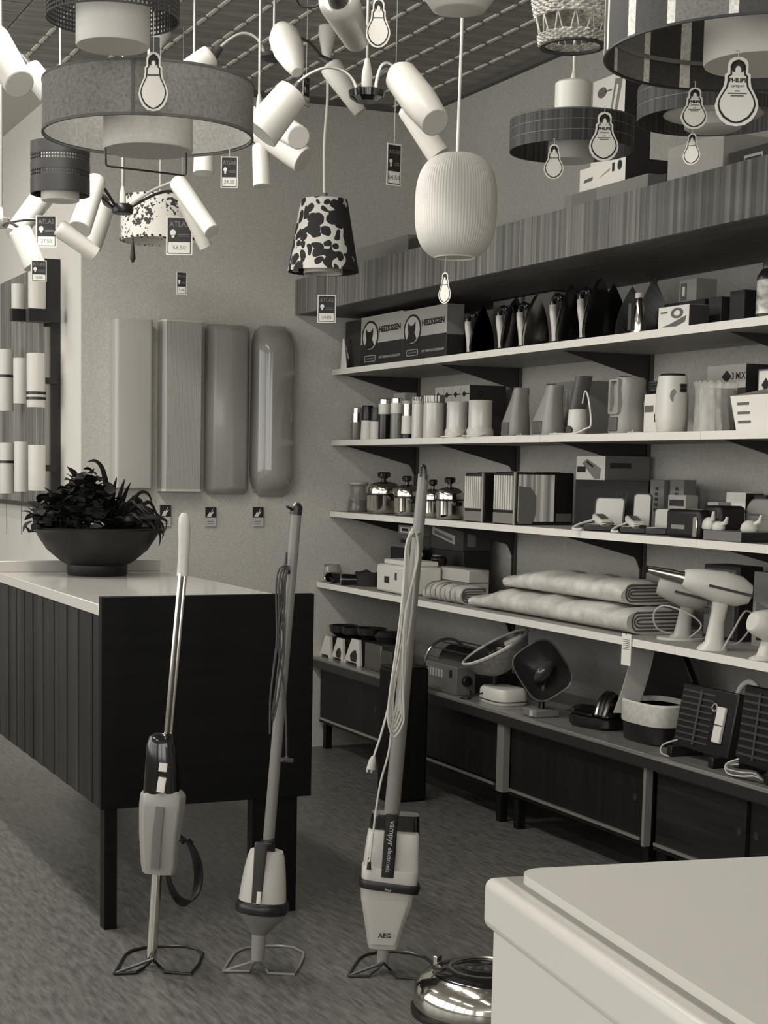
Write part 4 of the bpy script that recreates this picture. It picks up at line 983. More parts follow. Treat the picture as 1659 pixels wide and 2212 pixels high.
# ================================================================== flower bowl on the sales counter
c = P(210, 1242, z=0.918); kb = KD(c)
bowl = thing('flower_bowl', 'wide dark clay bowl on the white counter top, filled with house plants', 'bowl', c)
R = 138 / kb
zb = lambda v: (1245 - v) / kb
prof = [(0.001, 0.0), (62 / kb, 0), (65 / kb, 0.006), (65 / kb, zb(1222)), (78 / kb, zb(1215)), (108 / kb, zb(1190)), (123 / kb, zb(1168)), (133 / kb, zb(1150)), (139 / kb, zb(1146)), (140 / kb, zb(1142)), (134 / kb, zb(1141)), (128 / kb, zb(1150)), (110 / kb, zb(1175)), (0.001, zb(1178))]
obj('body', MB().lathe(prof, 56), mat(20, 0.45, kind='blot', amt=0.2, spec=0.3), bowl)
obj('soil', MB().lathe([(128 / kb, zb(1150)), (0.06, zb(1146)), (0.001, zb(1144))], 32, cap0=False), mat(22, 0.9), bowl)
M_LEAF = [mat(v, 0.55, spec=0.3) for v in (20, 26, 15)]
def leaf_mb(L, w, bend, fold=0.25):
    mb = MB(); rg = []; n = 5
    for i in range(n + 1):
        s = i / n; ww = w * (sin(pi * min(s * 0.92 + 0.06, 1)) ** 0.8); x = L * (s - 0.12 * bend * s * s); z = -bend * L * 0.5 * s * s
        rg.append([(x, -ww, z + fold * ww), (x, 0, z), (x, ww, z + fold * ww), (x, 0, z - 0.0012)])
    return mb.rings(rg)
def plant(name, label, base, spots, M_, seedv):
    pass
def place_leaf(proto, parent, p, az, el, s=1.0, roll=0.0):
    o = copies(proto, parent=parent); o.location = p; o.rotation_euler = (roll, -el, az); o.scale = (s, s, s); return o
rnd = random.Random(12)
zr = zb(1144)
# left: bushy plant with many small round leaves
t1 = thing('bushy_plant', 'bushy small-leaved plant at the left in the clay bowl', 'plant', c + Vector((-48 / kb, 0.0, zr)))
p0 = obj('leaf', leaf_mb(0.042, 0.019, 0.5), M_LEAF[0], t1); p1 = obj('leaf', leaf_mb(0.046, 0.021, 0.8), M_LEAF[1], t1)
p0.location = (0.02, 0, 0.05); p1.location = (-0.02, 0.01, 0.06)
mb = MB()
for i in range(26):
    a = rnd.uniform(0, 2 * pi); r = rnd.uniform(0.02, 0.10); z = rnd.uniform(0.03, 0.12)
    mb.tube([(0.01 * cos(a), 0.01 * sin(a), -0.005), (r * 0.5 * cos(a), r * 0.5 * sin(a), z * 0.7), (r * cos(a), r * sin(a), z)], 0.0018, 5)
obj('stems', mb, mat(34, 0.6), t1, kind='stuff')
n = 0
while n < 270:
    x, y, z = rnd.uniform(-0.17, 0.125), rnd.uniform(-0.11, 0.11), rnd.uniform(-0.01, 0.20)
    # crown: a dome, higher right of its middle, thinning out to the left
    top = 0.20 * max(0, 1 - ((x - 0.035) / 0.115) ** 2) ** 0.5 if x > -0.02 else 0.155 * max(0, 1 - ((x + 0.02) / 0.155) ** 2)
    top *= max(0, 1 - (y / 0.13) ** 2) ** 0.5
    if z > top or (z < top * 0.35 and rnd.random() < 0.6): continue
    place_leaf(p0 if n % 2 else p1, t1, (x, y, z), rnd.uniform(0, 2 * pi), rnd.uniform(-0.5, 1.1), rnd.uniform(0.7, 1.25), rnd.uniform(-0.5, 0.5)); n += 1
mb = MB()
for i in range(60):
    a, b = rnd.uniform(0, 2 * pi), rnd.uniform(0, 1) ** 0.5
    mb.ball((0.033 + 0.078 * b * cos(a), 0.075 * b * sin(a), 0.04 + rnd.random() * 0.105 * (1 - b * b * 0.6)), (0.027, 0.027, 0.024), 6)
for i in range(24):
    mb.ball((rnd.uniform(-0.12, 0), rnd.uniform(-0.06, 0.06), rnd.uniform(0.0, 0.075)), (0.026, 0.026, 0.022), 6)
obj('inner_foliage', mb, M_LEAF[2], t1, kind='stuff')
# middle: strap-leaved plant with one long curling blade
t2 = thing('strap_leaved_plant', 'strap-leaved plant in the middle of the clay bowl, one long blade curling up', 'plant', c + Vector((28 / kb, -0.02, zr)))
def blade(pts, w, parent, nm='blade'):
    pts = spline([Vector(p) for p in pts], 5); n = len(pts); rg = []
    for i, p in enumerate(pts):
        s = i / (n - 1); ww = w * (1 - s ** 2.2) * (0.55 + 0.45 * min(1, s * 4)) + 0.0006
        tv = (pts[min(i + 1, n - 1)] - pts[max(i - 1, 0)]).normalized(); sd = tv.cross(Vector((0.2, -0.9, 0.1))).normalized(); up = sd.cross(tv) * 0.0015
        rg.append([p - sd * ww, p + up, p + sd * ww, p - up])
    return obj(nm, MB().rings(rg), M_LEAF[rnd.randrange(3)], parent)
def bp(u, v, y=0.0): return P(u, v, y=c.y + y) - (c + Vector((28 / kb, -0.02, zr)))
blade([bp(238, 1120), bp(232, 1070), bp(228, 1040), bp(220, 1010), bp(205, 995), bp(188, 998)], 0.012, t2, 'curling_blade')
for (u, v), tip in (((240, 1120), (252, 1030)), ((250, 1125), (270, 1033)), ((255, 1125), (282, 1042)), ((230, 1120), (214, 1058)), ((236, 1125), (244, 1050)), ((255, 1128), (300, 1064))):
    blade([bp(u, v), bp((u + tip[0]) / 2 - 2, (v + tip[1]) / 2 - 6, rnd.uniform(-0.03, 0.03)), bp(tip[0], tip[1], rnd.uniform(-0.05, 0.05))], 0.011, t2)
for i in range(34):
    a = rnd.uniform(0, 2 * pi); r = rnd.uniform(0.03, 0.075); h = rnd.uniform(0.03, 0.11)
    blade([(0, 0, 0), (r * 0.5 * cos(a), r * 0.5 * sin(a), h * 0.75), (r * cos(a), r * sin(a), h)], 0.009, t2)
# right: drooping plant
t3 = thing('drooping_plant', 'drooping narrow-leaved plant at the right of the clay bowl, hanging over its rim', 'plant', c + Vector((75 / kb, 0.0, zr)))
def bq(u, v, y=0.0): return P(u, v, y=c.y + y) - (c + Vector((75 / kb, 0.0, zr)))
blade([bq(275, 1110), bq(298, 1068), bq(316, 1064), bq(326, 1078), bq(324, 1086)], 0.006, t3)
for i in range(60):
    u0, v0 = rnd.uniform(262, 300), rnd.uniform(1105, 1140); e = rnd.random()
    u1 = rnd.uniform(290, 358); v1 = 1095 + (u1 - 290) * 0.55 + rnd.uniform(-10, 35)
    yy = rnd.uniform(-0.11, 0.09)
    blade([bq(u0, v0, yy * 0.3), bq((u0 + u1) / 2, min(v0, v1) - rnd.uniform(6, 22), yy * 0.7), bq(u1, v1, yy)], 0.0075, t3)
for u1, v1 in ((350, 1165), (343, 1182), (356, 1150), (333, 1160)):
    blade([bq(300, 1120, -0.08), bq(335, 1118, -0.1), bq(u1 + 3, v1 - 25, -0.1), bq(u1, v1, -0.1)], 0.006, t3)
mb = MB()
for i in range(24):
    mb.ball((rnd.uniform(-0.04, 0.05), rnd.uniform(-0.07, 0.07), rnd.uniform(0.0, 0.035)), (0.03, 0.03, 0.022), 8)
obj('inner_foliage', mb, M_LEAF[2], t3, kind='stuff')

# ================================================================== goods on the shelves
def ys(u, X, z):
    N = AX * FPX + AZ * (u - PPX); return -(X * N.x + (z - EYE.z) * N.z) / N.y
def zs(v, X, y):
    N = AY * FPX - AZ * (v - PPY); return EYE.z - (X * N.x + y * N.y) / N.z
SIDE = -pi / 2          # goods on the right wall face the aisle: local x runs towards the camera, local y into the wall
def spot(u, z, X): return Vector((X, ys(u, X, z), z))
def bx(name, label, cat, z, X, u0, u1, v, d, m, group=None, bevel=0.0015, rz=0.0, body='body', zbase=None):
    z = z if zbase is None else zbase
    ya, yb = ys(u0, X, z), ys(u1, X, z); w = ya - yb; h = zs(v, X, yb) - z
    if z < 1.99: h = min(h, 1.985 - z)
    t = thing(name, label, cat, (X, (ya + yb) / 2, z), SIDE + rz, group)
    o = obj(body, MB().box(-w / 2, w / 2, 0, d, 0, h), m, t, bevel=bevel)
    return t, w, h, o
def fp(t, x0, x1, z0, z1, m, name='print', y=-0.0004, th=0.0004, parent=None):
    return obj(name, MB().box(x0, x1, y - th, y + 0.0001, z0, z1), m, parent or t)
def sp(t, w, y0, y1, z0, z1, m, name='print'):
    # print on the near end of a box of width w
    return obj(name, MB().box(w / 2, w / 2 + 0.0006, y0, y1, z0, z1), m, t)
def can(name, label, cat, z, X, u, v, wpx, segs, group=None, n=28):
    # stack of turned pieces: (name, material, [(radius factor, height factor), ...])
    y = ys(u, X, z); h = zs(v, X, y) - z; r = wpx / 2 / KD((X, y, z + h / 2))
    t = thing(name, label, cat, (X, y, z), SIDE, group)
    for nm, m, prof in segs: obj(nm, MB().lathe([(f * r, q * h) for f, q in prof], n), m, t)
    return t, r, h
def pxo(t, u, v, X):    # local coordinates (x, z) of a pixel on the plane X
    y = P(u, v, x=X).y; z = P(u, v, x=X).z
    return (t.location.y - y, z - t.location.z)
S1, S2, S3, S4, SC_ = 1.7525, 1.4315, 1.1045, 0.7785, 0.4305
M_CARD = mat(188, 0.75); M_CARDG = mat(120, 0.75); M_CARDD = mat(52, 0.7); M_BAKE = mat(14, 0.22, coat=0.3); M_KRAFT = mat(96, 0.8)

# ---------------- top shelf
t, w, h, o = bx('packing_box', 'dark box leaning at the far left end of the top shelf', 'box', S1, 3.02, 745, 778, 690, 0.2, mat(30, 0.3))
fp(t, -w / 2 + 0.004, w / 2 - 0.004, h * 0.55, h * 0.97, mat(22, 0.15))
c = spot(742, S1, 3.0)
t = thing('folded_card', 'white folded card standing at the far left end of the top shelf', 'card', c, SIDE)
obj('panel', MB().plate([(-0.035, 0), (0.035, 0), (0.0, 0.135), (-0.015, 0.135)], 0, 0.002), PAPER, t)
obj('stay', MB().plate([(-0.02, 0), (0.02, 0), (0.0, 0.12)], 0, 0.002, T((0, 0.03, 0)) @ RX(0.22)), PAPER, t)
def pad_box(u0, u1, v, X, label):
    t, w, h, o = bx('heating_pad_box', label, 'box', S1, X, u0, u1, v, 0.075, mat(30, 0.5), 'heating pad boxes')
    fp(t, -w / 2, w / 2, h * 0.45, h, mat(168, 0.6), 'printed_panel')
    sp(t, w, 0, 0.075, h * 0.42, h, mat(120, 0.6), 'printed_panel')
    cx, cz = -w * 0.27, h * 0.60
    a, b = w * 0.205, h * 0.31
    obj('printed_oval', MB().plate(ell(a, b, 28, cx, cz), -0.0014, -0.0006), INK, t)
    obj('printed_oval_ground', MB().plate(ell(a * 0.84, b * 0.86, 28, cx, cz), -0.0019, -0.0013), mat(190, 0.6), t)
    cat_ = [(-0.62, -0.62), (-0.42, -0.2), (-0.5, 0.1), (-0.48, 0.5), (-0.24, 0.28), (0.1, 0.28), (0.36, 0.52), (0.36, 0.1), (0.26, -0.2), (0.5, -0.6), (0.22, -0.8), (-0.3, -0.82)]
    obj('printed_cat', MB().plate([(cx + x * a, cz + q * b) for x, q in cat_], -0.0024, -0.0018), mat(16, 0.6), t)
    text('HEIZKISSEN', h * 0.105, INK, t, T((w * 0.2, -0.0012, h * 0.70)), fit=(w * 0.5, h * 0.125), bold=0.001)
    obj('printed_badge', MB().ring_plate(rrect(w * 0.28, h * 0.13, h * 0.05, 4, cx, h * 0.15), rrect(w * 0.25, h * 0.10, h * 0.04, 4, cx, h * 0.15), -0.001, -0.0003), mat(150, 0.6), t)
    fp(t, cx - w * .1, cx + w * .1, h * .135, h * .165, mat(95, 0.6), 'printed_bar')
    text('MIT DEM KATZENKOPF', h * 0.052, mat(150, 0.6), t, T((w * 0.2, -0.0008, h * 0.15)), fit=(w * 0.5, h * 0.05), bold=0.0004)
    return t
pad_box(779, 869, 670, 3.015, 'heating pad box with a cat head oval, left one, partly covered by the other')
pad_box(869, 964, 655, 2.997, 'heating pad box with a cat head oval, right one, fully visible')
t, w, h, o = bx('packing_box', 'grey carton behind the irons on the top shelf, left one', 'box', S1, 3.25, 1062, 1122, 630, 0.12, M_CARDG); fp(t, -w * .4, w * .3, h * .75, h * .9, GREYINK)
t, w, h, o = bx('packing_box', 'grey carton behind the irons on the top shelf, right and taller one', 'box', S1, 3.25, 1130, 1192, 606, 0.12, M_CARDG); obj('printed_disc', MB().plate(ell(0.02, 0.02, 18, 0, h * .82), -0.001, 0), INK, t)
def ogive(L, Wd, n=12):
    # half-iron outline in y,z: heel at z 0, tip at z L
    r = []
    for i in range(n + 1):
        s = i / n; r.append((Wd / 2 * (1 - s ** 2.2) * (0.9 + 0.1 * min(1, s * 8)), s * L))
    return [(y, z) for y, z in r] + [(-y, z) for y, z in r[-2::-1]]
def iron(label, u, X, L, Wd, sole_m, body_m, handle_m, chrome=False, lean=0.0, turn=0.0, sole_label=None):
    c = spot(u, S1, X)
    t = thing('flat_iron', label, 'iron', c, SIDE + turn, 'irons standing on their heels', tilt=(0, 0))
    og = ogive(L, Wd)
    M0 = RZ(-pi / 2) @ T((0, 0, 0)) @ RX(lean)
    # plate() lays x,z outlines with thickness along y; turned so the sole faces the far side
    obj('sole_plate', MB().plate(og, -0.012, 0.0, RZ(pi / 2) @ RX(-lean)), sole_m, t, sole_label, bevel=0.003)
    rg = []
    for f, q in ((0.98, 0.0), (0.94, 0.016), (0.82, 0.032), (0.6, 0.046), (0.5, 0.048)):
        rg.append([Vector((q, y * f, L * 0.02 + (z - L * 0.02) * (0.5 + 0.5 * f))) for y, z in og])
    Mx = Matrix(((cos(lean), 0, sin(lean), 0), (0, 1, 0, 0), (-sin(lean), 0, cos(lean), 0), (0, 0, 0, 1)))
    obj('body', MB().rings(rg, M=Mx), body_m, t)
    if chrome is None: hp, hr = [(0.04, 0, L * 0.06), (0.085, 0, L * 0.03), (0.105, 0, L * 0.2), (0.105, 0, L * 0.52), (0.09, 0, L * 0.68), (0.05, 0, L * 0.62)], [0.011, 0.012, 0.013, 0.013, 0.012, 0.011]
    else: hp, hr = [(0.092, 0, 0.0), (0.098, 0, L * 0.14), (0.110, 0, L * 0.34), (0.120, 0, L * 0.54), (0.124, 0, L * 0.70)], [0.019, 0.015, 0.0125, 0.0135, 0.013]
    pp = spline(hp, 4); rr = [hr[min(int(i / 4), len(hr) - 2)] * (1 - (i % 4) / 4) + hr[min(int(i / 4) + 1, len(hr) - 1)] * ((i % 4) / 4) for i in range(len(pp))]
    obj('handle', MB().tube(pp, rr, 12), handle_m, t)
    if chrome is not None:
        obj('handle_arch', MB().tube(spline([(0.124, 0, L * 0.70), (0.117, 0, L * 0.80), (0.09, 0, L * 0.84), (0.05, 0, L * 0.74)], 4), 0.011, 10), BLACK_GLOSS, t)
        obj('chrome_collar', MB().tube([(0.074, 0, L * 0.805), (0.064, 0, L * 0.78)], 0.0135, 12), CHROME, t)
    obj('heel_rest', MB().box(0.02, 0.1 if chrome is None else 0.092, -Wd * 0.28, Wd * 0.28, 0, L * 0.05), BLACK, t, bevel=0.003)
    obj('dial', MB().cyl(0.017, 0.044, 0.056, 16, Mx @ T((0, 0, L * 0.42)) @ RY(pi / 2)), CHROME if chrome else GREYD, t)
    return t
M_SOLE = mat(190, 0.35)
M_HND = mat(196, 0.4)
iron('black iron with a straight pale handle post, first from the heating pad boxes', 1042, 3.045, 0.185, 0.105, BLACK_GLOSS, M_BAKE, M_HND, False, 0.0, pi)
iron('black iron with a broad curved pale handle, second from the heating pad boxes', 1112, 3.045, 0.19, 0.11, BLACK_GLOSS, M_BAKE, M_HND, False, 0.04, pi)
iron('iron with a bright chrome sole, third from the heating pad boxes', 1158, 3.05, 0.19, 0.105, CHROME, M_BAKE, M_HND, True, 0.05, pi)
iron('black iron with a tall pale handle, fourth from the heating pad boxes', 1232, 3.045, 0.20, 0.105, BLACK_GLOSS, M_BAKE, M_HND, False, 0.02, pi)
iron('large black iron with a slanting pale handle, fifth from the heating pad boxes', 1294, 3.045, 0.205, 0.12, BLACK_GLOSS, M_BAKE, M_HND, True, 0.05, pi)
iron('dark iron showing its sole, left one behind the small chrome travel iron', 1362, 3.17, 0.185, 0.11, mat(30, 0.3), M_BAKE, BLACK, None, 0.0, pi - 0.5)
iron('dark iron showing its sole, right one behind the small chrome travel iron', 1408, 3.17, 0.20, 0.11, mat(34, 0.3), M_BAKE, BLACK, None, 0.0, pi - 0.5)
iron('tall dark iron standing behind the fifth iron, tip highest', 1322, 3.22, 0.215, 0.12, mat(26, 0.3), M_BAKE, BLACK, None, 0.0, pi - 0.3)
c = spot(1366, S1, 3.03)
t = thing('travel_iron', 'small shiny chrome travel iron standing in front of two dark irons', 'iron', c, SIDE)
rg = [[Vector((x * f, y * f * 0.8 + 0.02, z)) for x, y, _ in se(0.03, 0.028, 20, 2.4)] for f, z in ((0.9, 0), (1.0, 0.02), (0.95, 0.05), (0.7, 0.09), (0.42, 0.118), (0.36, 0.122))]
obj('body', MB().rings(rg), CHROME, t); obj('handle', MB().box(-0.008, 0.008, -0.016, 0.0, 0.012, 0.10), GREYD, t, bevel=0.003); obj('cap', MB().cyl(0.012, 0.118, 0.135, 16, T((0, 0.02, 0))), WHITE, t)
t, w, h, o = bx('iron_box', 'white box printed with an iron picture on the top shelf', 'box', S1, 2.998, 1421, 1487, 656, 0.075, PAPER)
sp(t, w, 0.001, 0.074, 0.001, h - 0.001, mat(58, 0.6))
obj('printed_iron', MB().plate([(w * -.36, h * .08), (w * .1, h * .06), (w * .38, h * .22), (w * .42, h * .5), (w * .2, h * .38), (w * -.05, h * .22)], -0.0012, -0.0003), GREYINK, t)
obj('printed_handle', MB().ring_plate(ell(w * .2, h * .24, 20, w * .12, h * .66), ell(w * .11, h * .13, 20, w * .12, h * .66), -0.0012, -0.0003), GREYINK, t); fp(t, -w * .42, -w * .2, h * .7, h * .78, GREYINK)
t, w, h, o = bx('packing_box', 'dark flat carton behind the iron picture box', 'box', S1, 3.14, 1432, 1520, 645, 0.16, mat(30, 0.6)); st = (t, h)
zt = S1 + h
t, w, h, o = bx('packing_box', 'small printed carton on top of the dark flat carton, top shelf', 'box', S1, 3.17, 1466, 1503, 600, 0.08, mat(150, 0.7), zbase=zt + 0.0005); fp(t, -w * .4, -w * .05, h * .1, h * .85, GREYINK); fp(t, -w * .3, -w * .15, h * .3, h * .7, PAPER, y=-0.001)
t, w, h, o = bx('packing_box', 'dark carton with a pale corner label, right of the iron picture box', 'box', S1, 3.12, 1528, 1556, 640, 0.15, mat(46, 0.6)); sp(t, w, 0.1, 0.13, 0.02, 0.05, PAPER)
t, w, h, o = bx('packing_box', 'black carton next to the vacuum flask on the top shelf', 'box', S1, 3.1, 1574, 1606, 625, 0.17, mat(20, 0.6))
t, r, h = can('vacuum_flask', 'flowered vacuum flask with a dark shoulder at the right end of the top shelf', 'flask', S1, 3.06, 1656, 560, 50, [
    ('base', mat(60, 0.3, 0.6), [(0.98, 0), (1, 0.05), (0.98, 0.09)]), ('body', mat(190, 0.35, kind='blot', amt=0.5, sc=1.5), [(0.95, 0.09), (0.95, 0.62), (0.9, 0.66)]),
    ('shoulder', mat(45, 0.3), [(0.97, 0.66), (0.94, 0.72), (0.62, 0.82), (0.5, 0.84)]), ('cup', mat(120, 0.25, 0.7), [(0.55, 0.84), (0.52, 0.97), (0.4, 1.0)])])

# ---------------- second shelf: cans, warmers, mixers
t, r, h = can('storage_jar', 'small chrome-lidded jar, first on the left of the second shelf', 'jar', S2, 3.06, 770, 880, 27, [('body', mat(110, 0.25), [(0.95, 0), (1, 0.05), (1, 0.55)]), ('middle', CHROME, [(0.9, 0.55), (0.92, 0.82)]), ('lid', mat(200, 0.2, 0.8), [(0.8, 0.82), (0.8, 0.98), (0.7, 1)])])
for u, X, lab in ((793, 3.02, 'white coffee grinder with a black lid, left one'), (813, 3.05, 'white coffee grinder with a dark lid, right one behind the first')):
    t, r, h = can('coffee_grinder', lab, 'coffee grinder', S2, X, u, 876 if u == 793 else 880, 27, [('base', mat(205, 0.4), [(1.05, 0), (1.08, 0.06), (0.98, 0.56)]), ('lid', BLACK if u == 793 else mat(60, 0.4), [(0.9, 0.56), (0.95, 0.62), (0.9, 0.97), (0.8, 1.0)])])
def tall(u, v, wp, X, lo, hi, split, lab):
    can('vacuum_flask', lab, 'flask', S2, X, u, v, wp, [('lower_body', lo, [(0.98, 0), (1, 0.02), (1, split)]), ('upper_body', hi, [(1, split), (1.02, split + 0.01), (1.02, 0.86), (0.98, 0.88)]), ('rim', CHROME, [(0.96, 0.88), (0.97, 0.985), (0.85, 1.0)])], 'slim flasks on the second shelf')
tall(830, 862, 27, 3.01, mat(24, 0.25), mat(205, 0.3), 0.62, 'slim flask with a black lower half and cream top')
tall(856, 860, 27, 3.01, mat(120, 0.25), mat(205, 0.3), 0.62, 'slim flask with a grey lower half and cream top')
can('mini_grinder', 'white and chrome jar with a black foot, between the slim flasks and the fluted canisters', 'jar', S2, 3.01, 879, 866, 25, [('foot', BLACK, [(0.98, 0), (1.0, 0.13)]), ('body', mat(215, 0.4), [(1.02, 0.13), (0.95, 0.6)]), ('glass', mat(180, 0.1, 0.9), [(0.85, 0.6), (0.85, 0.92)]), ('rim', GREYL, [(0.9, 0.92), (0.9, 1.0)])])
fl = lambda a: 1 + 0.03 * cos(24 * a)
for u, v, wp, lab in ((903, 857, 29, 'white canister with a fluted clear lid, narrower left one'), (936, 854, 45, 'white canister with a fluted clear lid, wider right one')):
    t, r, h = can('fluted_canister', lab, 'canister', S2, 3.03, u, v, wp, [('body', mat(200, 0.22, coat=0.4), [(0.98, 0), (1, 0.02), (1, 0.82)])])
    obj('lid', MB().lathe([(r * 1.02, h * 0.82), (r * 1.04, h * 0.86), (r * 1.04, h * 0.985), (r * 0.98, h)], 72, rad=fl), mat(140, 0.15, 0.6), t)
t, w, h, o = bx('small_box', 'small pale box behind the slim flasks on the second shelf', 'box', S2, 3.2, 848, 872, 848, 0.06, mat(170, 0.7))
for u, v, wp, lab in ((986, 868, 46, 'flower-printed bottle warmer cup on a cord tray, left one'), (1036, 865, 52, 'flower-printed bottle warmer cup on a cord tray, right one')):
    t, r, h = can('bottle_warmer', lab, 'bottle warmer', S2, 3.04, u, v, wp, [('base', mat(195, 0.3), [(1.12, 0), (1.16, 0.05), (1.14, 0.16), (1.04, 0.24)]), ('cup', mat(196, 0.22, coat=0.4), [(1.0, 0.24), (0.98, 0.3), (0.98, 0.94), (1.02, 0.98), (0.98, 1.0), (0.9, 0.97)])])
    for z, s in ((0.42, 1.0), (0.62, 0.8), (0.8, 0.6)):
        a = radians(205 + 20 * z); obj('printed_flower', MB().ball((r * 0.985 * cos(a), r * 0.985 * sin(a), h * z), (0.007 * s, 0.003, 0.009 * s), 8), mat(52, 0.6), t)
    a = radians(250); obj('knob', MB().cyl(0.008, 0, 0.006, 14, T((r * 1.14 * cos(a), r * 1.14 * sin(a), h * 0.1)) @ RX(pi / 2)), GREYD, t)
    obj('cord', MB().tube(spline([(r * 1.1, 0, 0.012), (r * 1.2, -r * 0.9, 0.004), (0, -r * 1.5, 0.0035), (-r * 1.3, -r * 0.8, 0.0035), (-r * 1.2, 0.01, 0.006)], 5), 0.0028, 6), WHITE, t)
# krups-type diamond boxes behind
for i in range(4):
    u0 = 938 + i * 18.6
    t, w, h, o = bx('mixer_box', 'pale carton with a dark diamond mark behind the canisters, ' + ('leftmost of four', 'second of four from the left', 'third of four from the left', 'rightmost of four')[i], 'box', S2, 3.2, u0, u0 + 18.2, 836 - i * 1.6, 0.09 if i < 3 else 0.17, mat(44, 0.7), 'diamond-marked cartons')
    fp(t, -w / 2, w / 2, h * 0.70, h, mat(185, 0.7), 'printed_panel')
    obj('printed_diamond', MB().plate([(-w * .38, h * .84), (-w * .13, h * .90), (w * .12, h * .84), (-w * .13, h * .78)], -0.0014, -0.0007), INK, t)
    fp(t, w * .1, w * .46, h * .83, h * .85, INK, y=-0.001)
    if i == 3: obj('printed_disc', MB().ring_plate(ell(0.011, 0.011, 16), ell(0.009, 0.009, 16), 0, 0.0008, T((w / 2, 0.05, h * 0.85)) @ RZ(pi / 2)), GREYINK, t)
def mixer_wedge(label, u0, u1, v, X, m, slot=False, topw=0.36, lean=0.3, depth=0.09):
    ya, yb = ys(u0, X, S2), ys(u1, X, S2); w = ya - yb; h = zs(v, X, (ya + yb) / 2) - S2
    t = thing('hand_mixer', label, 'mixer', (X, (ya + yb) / 2, S2), SIDE, 'hand mixers standing on end')
    rows = ((0.0, 0.92, 0.0), (0.06, 1.0, 0.0), (0.3, 0.92, 0.0), (0.55, 0.66, lean * 0.35), (0.8, topw * 1.15, lean * 0.75), (0.96, topw, lean), (1.0, topw * 0.8, lean))
    rg = [[Vector((x + w * c, y + depth / 2, h * q)) for x, y, _ in se(w / 2 * f, depth / 2 * (0.5 + 0.5 * f), 20, 3.2)] for q, f, c in rows]
    o = obj('body', MB().rings(rg), m, t)
    obj('face_panel', MB().box(-w * 0.22, w * 0.2, -0.004, 0.004, h * 0.05, h * 0.3), mat(90, 0.4), t, bevel=0.003)
    if slot:
        obj('grip_frame', MB().ring_plate(rrect(w * 0.5, h * 0.62, 0.008, 3, 0.0, h * 0.66), rrect(w * 0.34, h * 0.54, 0.006, 3, 0.0, h * 0.66), -0.004, 0.02), m, t)
    obj('switch', MB().box(w * (lean) - 0.006, w * lean + 0.006, -0.001 + depth * .12, depth * .5, h * 0.995, h * 1.02), GREYD, t, bevel=0.002)
    obj('cord', MB().tube(spline([(w * .3, depth * .5, 0.02), (w * .7, 0.02, 0.004), (w * .9, -0.01, 0.0035), (w * 1.1, 0.03, 0.0035)], 4), 0.0026, 6), WHITE, t)
    return t
mixer_wedge('grey hand mixer standing on end, right of the bottle warmers', 1074, 1108, 838, 3.07, mat(135, 0.35))
mixer_wedge('grey hand mixer standing on end, second from the bottle warmers', 1138, 1182, 832, 3.07, mat(150, 0.35))
t, w, h, o = bx('kitchen_box', 'grey carton printed with forks behind the cylindrical mixer', 'box', S2, 3.2, 1190, 1258, 822, 0.12, mat(128, 0.7))
for i in range(5): fp(t, -w * .42 + i * w * .1, -w * .38 + i * w * .1, h * .55, h * .85, GREYINK)
obj('printed_disc', MB().plate(ell(w * .14, h * .16, 20, w * .25, h * .75), -0.001, 0), GREYINK, t)
t, r, h = can('stick_mixer', 'white cylinder mixer with a dark slanted grip and looping white cord', 'mixer', S2, 3.06, 1246, 884, 42, [('body', mat(212, 0.35), [(0.9, 0), (0.98, 0.06), (1.0, 0.5), (0.92, 0.96), (0.8, 1.0)])])
obj('vent', MB().plate(ell(r * 0.55, r * 0.45, 20, 0, r * 0.5), -0.003, 0.01, T((0, -r * 0.93, 0))), GREYD, t)
obj('grip', MB().rings([[Vector((x + q * 0.3, y, h * 0.97 + q)) for x, y, _ in se(0.019, 0.03, 16, 3)] for q in (0, 0.05, 0.09, 0.115)]), mat(88, 0.4), t)
obj('cord', MB().tube(spline([(0.03, 0.0, h + 0.02), (0.06, -0.01, h + 0.06), (0.10, -0.02, h + 0.03), (0.12, -0.02, h * 0.4), (0.10, -0.03, 0.02), (0.06, -0.05, 0.004), (-0.05, -0.06, 0.004), (-0.12, -0.04, 0.004)], 5), 0.003, 7), WHITE, t)
mixer_wedge('pale hand mixer with a slotted grip standing on end, left of the printed cartons', 1303, 1345, 815, 3.03, mat(150, 0.4), True, 0.7, 0.1, 0.11)
t, w, h, o = bx('printed_box', 'white carton with grey print, behind the tall white opener', 'box', S2, 3.1, 1389, 1430, 850, 0.1, PAPER)
fp(t, -w * .45, w * .0, h * .55, h * .72, GREYINK); fp(t, w * .06, w * .45, h * .3, h * .5, INK);
zt = S2 + h
c = Vector((3.15, ys(1415, 3.15, zt), zt + 0.0005)); t = thing('coiled_flex', 'dark coiled flex lying on the white carton, second shelf', 'cord', c, SIDE)
obj('coil', MB().tube([(0.028 * cos(a * 0.9), 0.02 * sin(a * 0.9), 0.008 + 0.0012 * a) for a in [0.5 * i for i in range(60)]], 0.005, 6), mat(50, 0.6), t)
y = ys(1464, 3.05, S2); h = zs(806, 3.05, y) - S2; k = KD((3.05, y, S2)); w = 62 / k
t = thing('can_opener', 'tall rounded white appliance with two dark slots, middle right of the second shelf', 'appliance', (3.05, y, S2), VIEW + 0.25)
rg = [[Vector((x, yy + 0.05, h * q)) for x, yy, _ in se(w / 2 * f, 0.05 * f, 28, 3)] for q, f in ((0, 0.8), (0.03, 0.88), (0.25, 0.99), (0.5, 1.0), (0.75, 0.97), (0.93, 0.88), (0.96, 0.86))]
obj('body', MB().rings(rg), mat(214, 0.4), t)
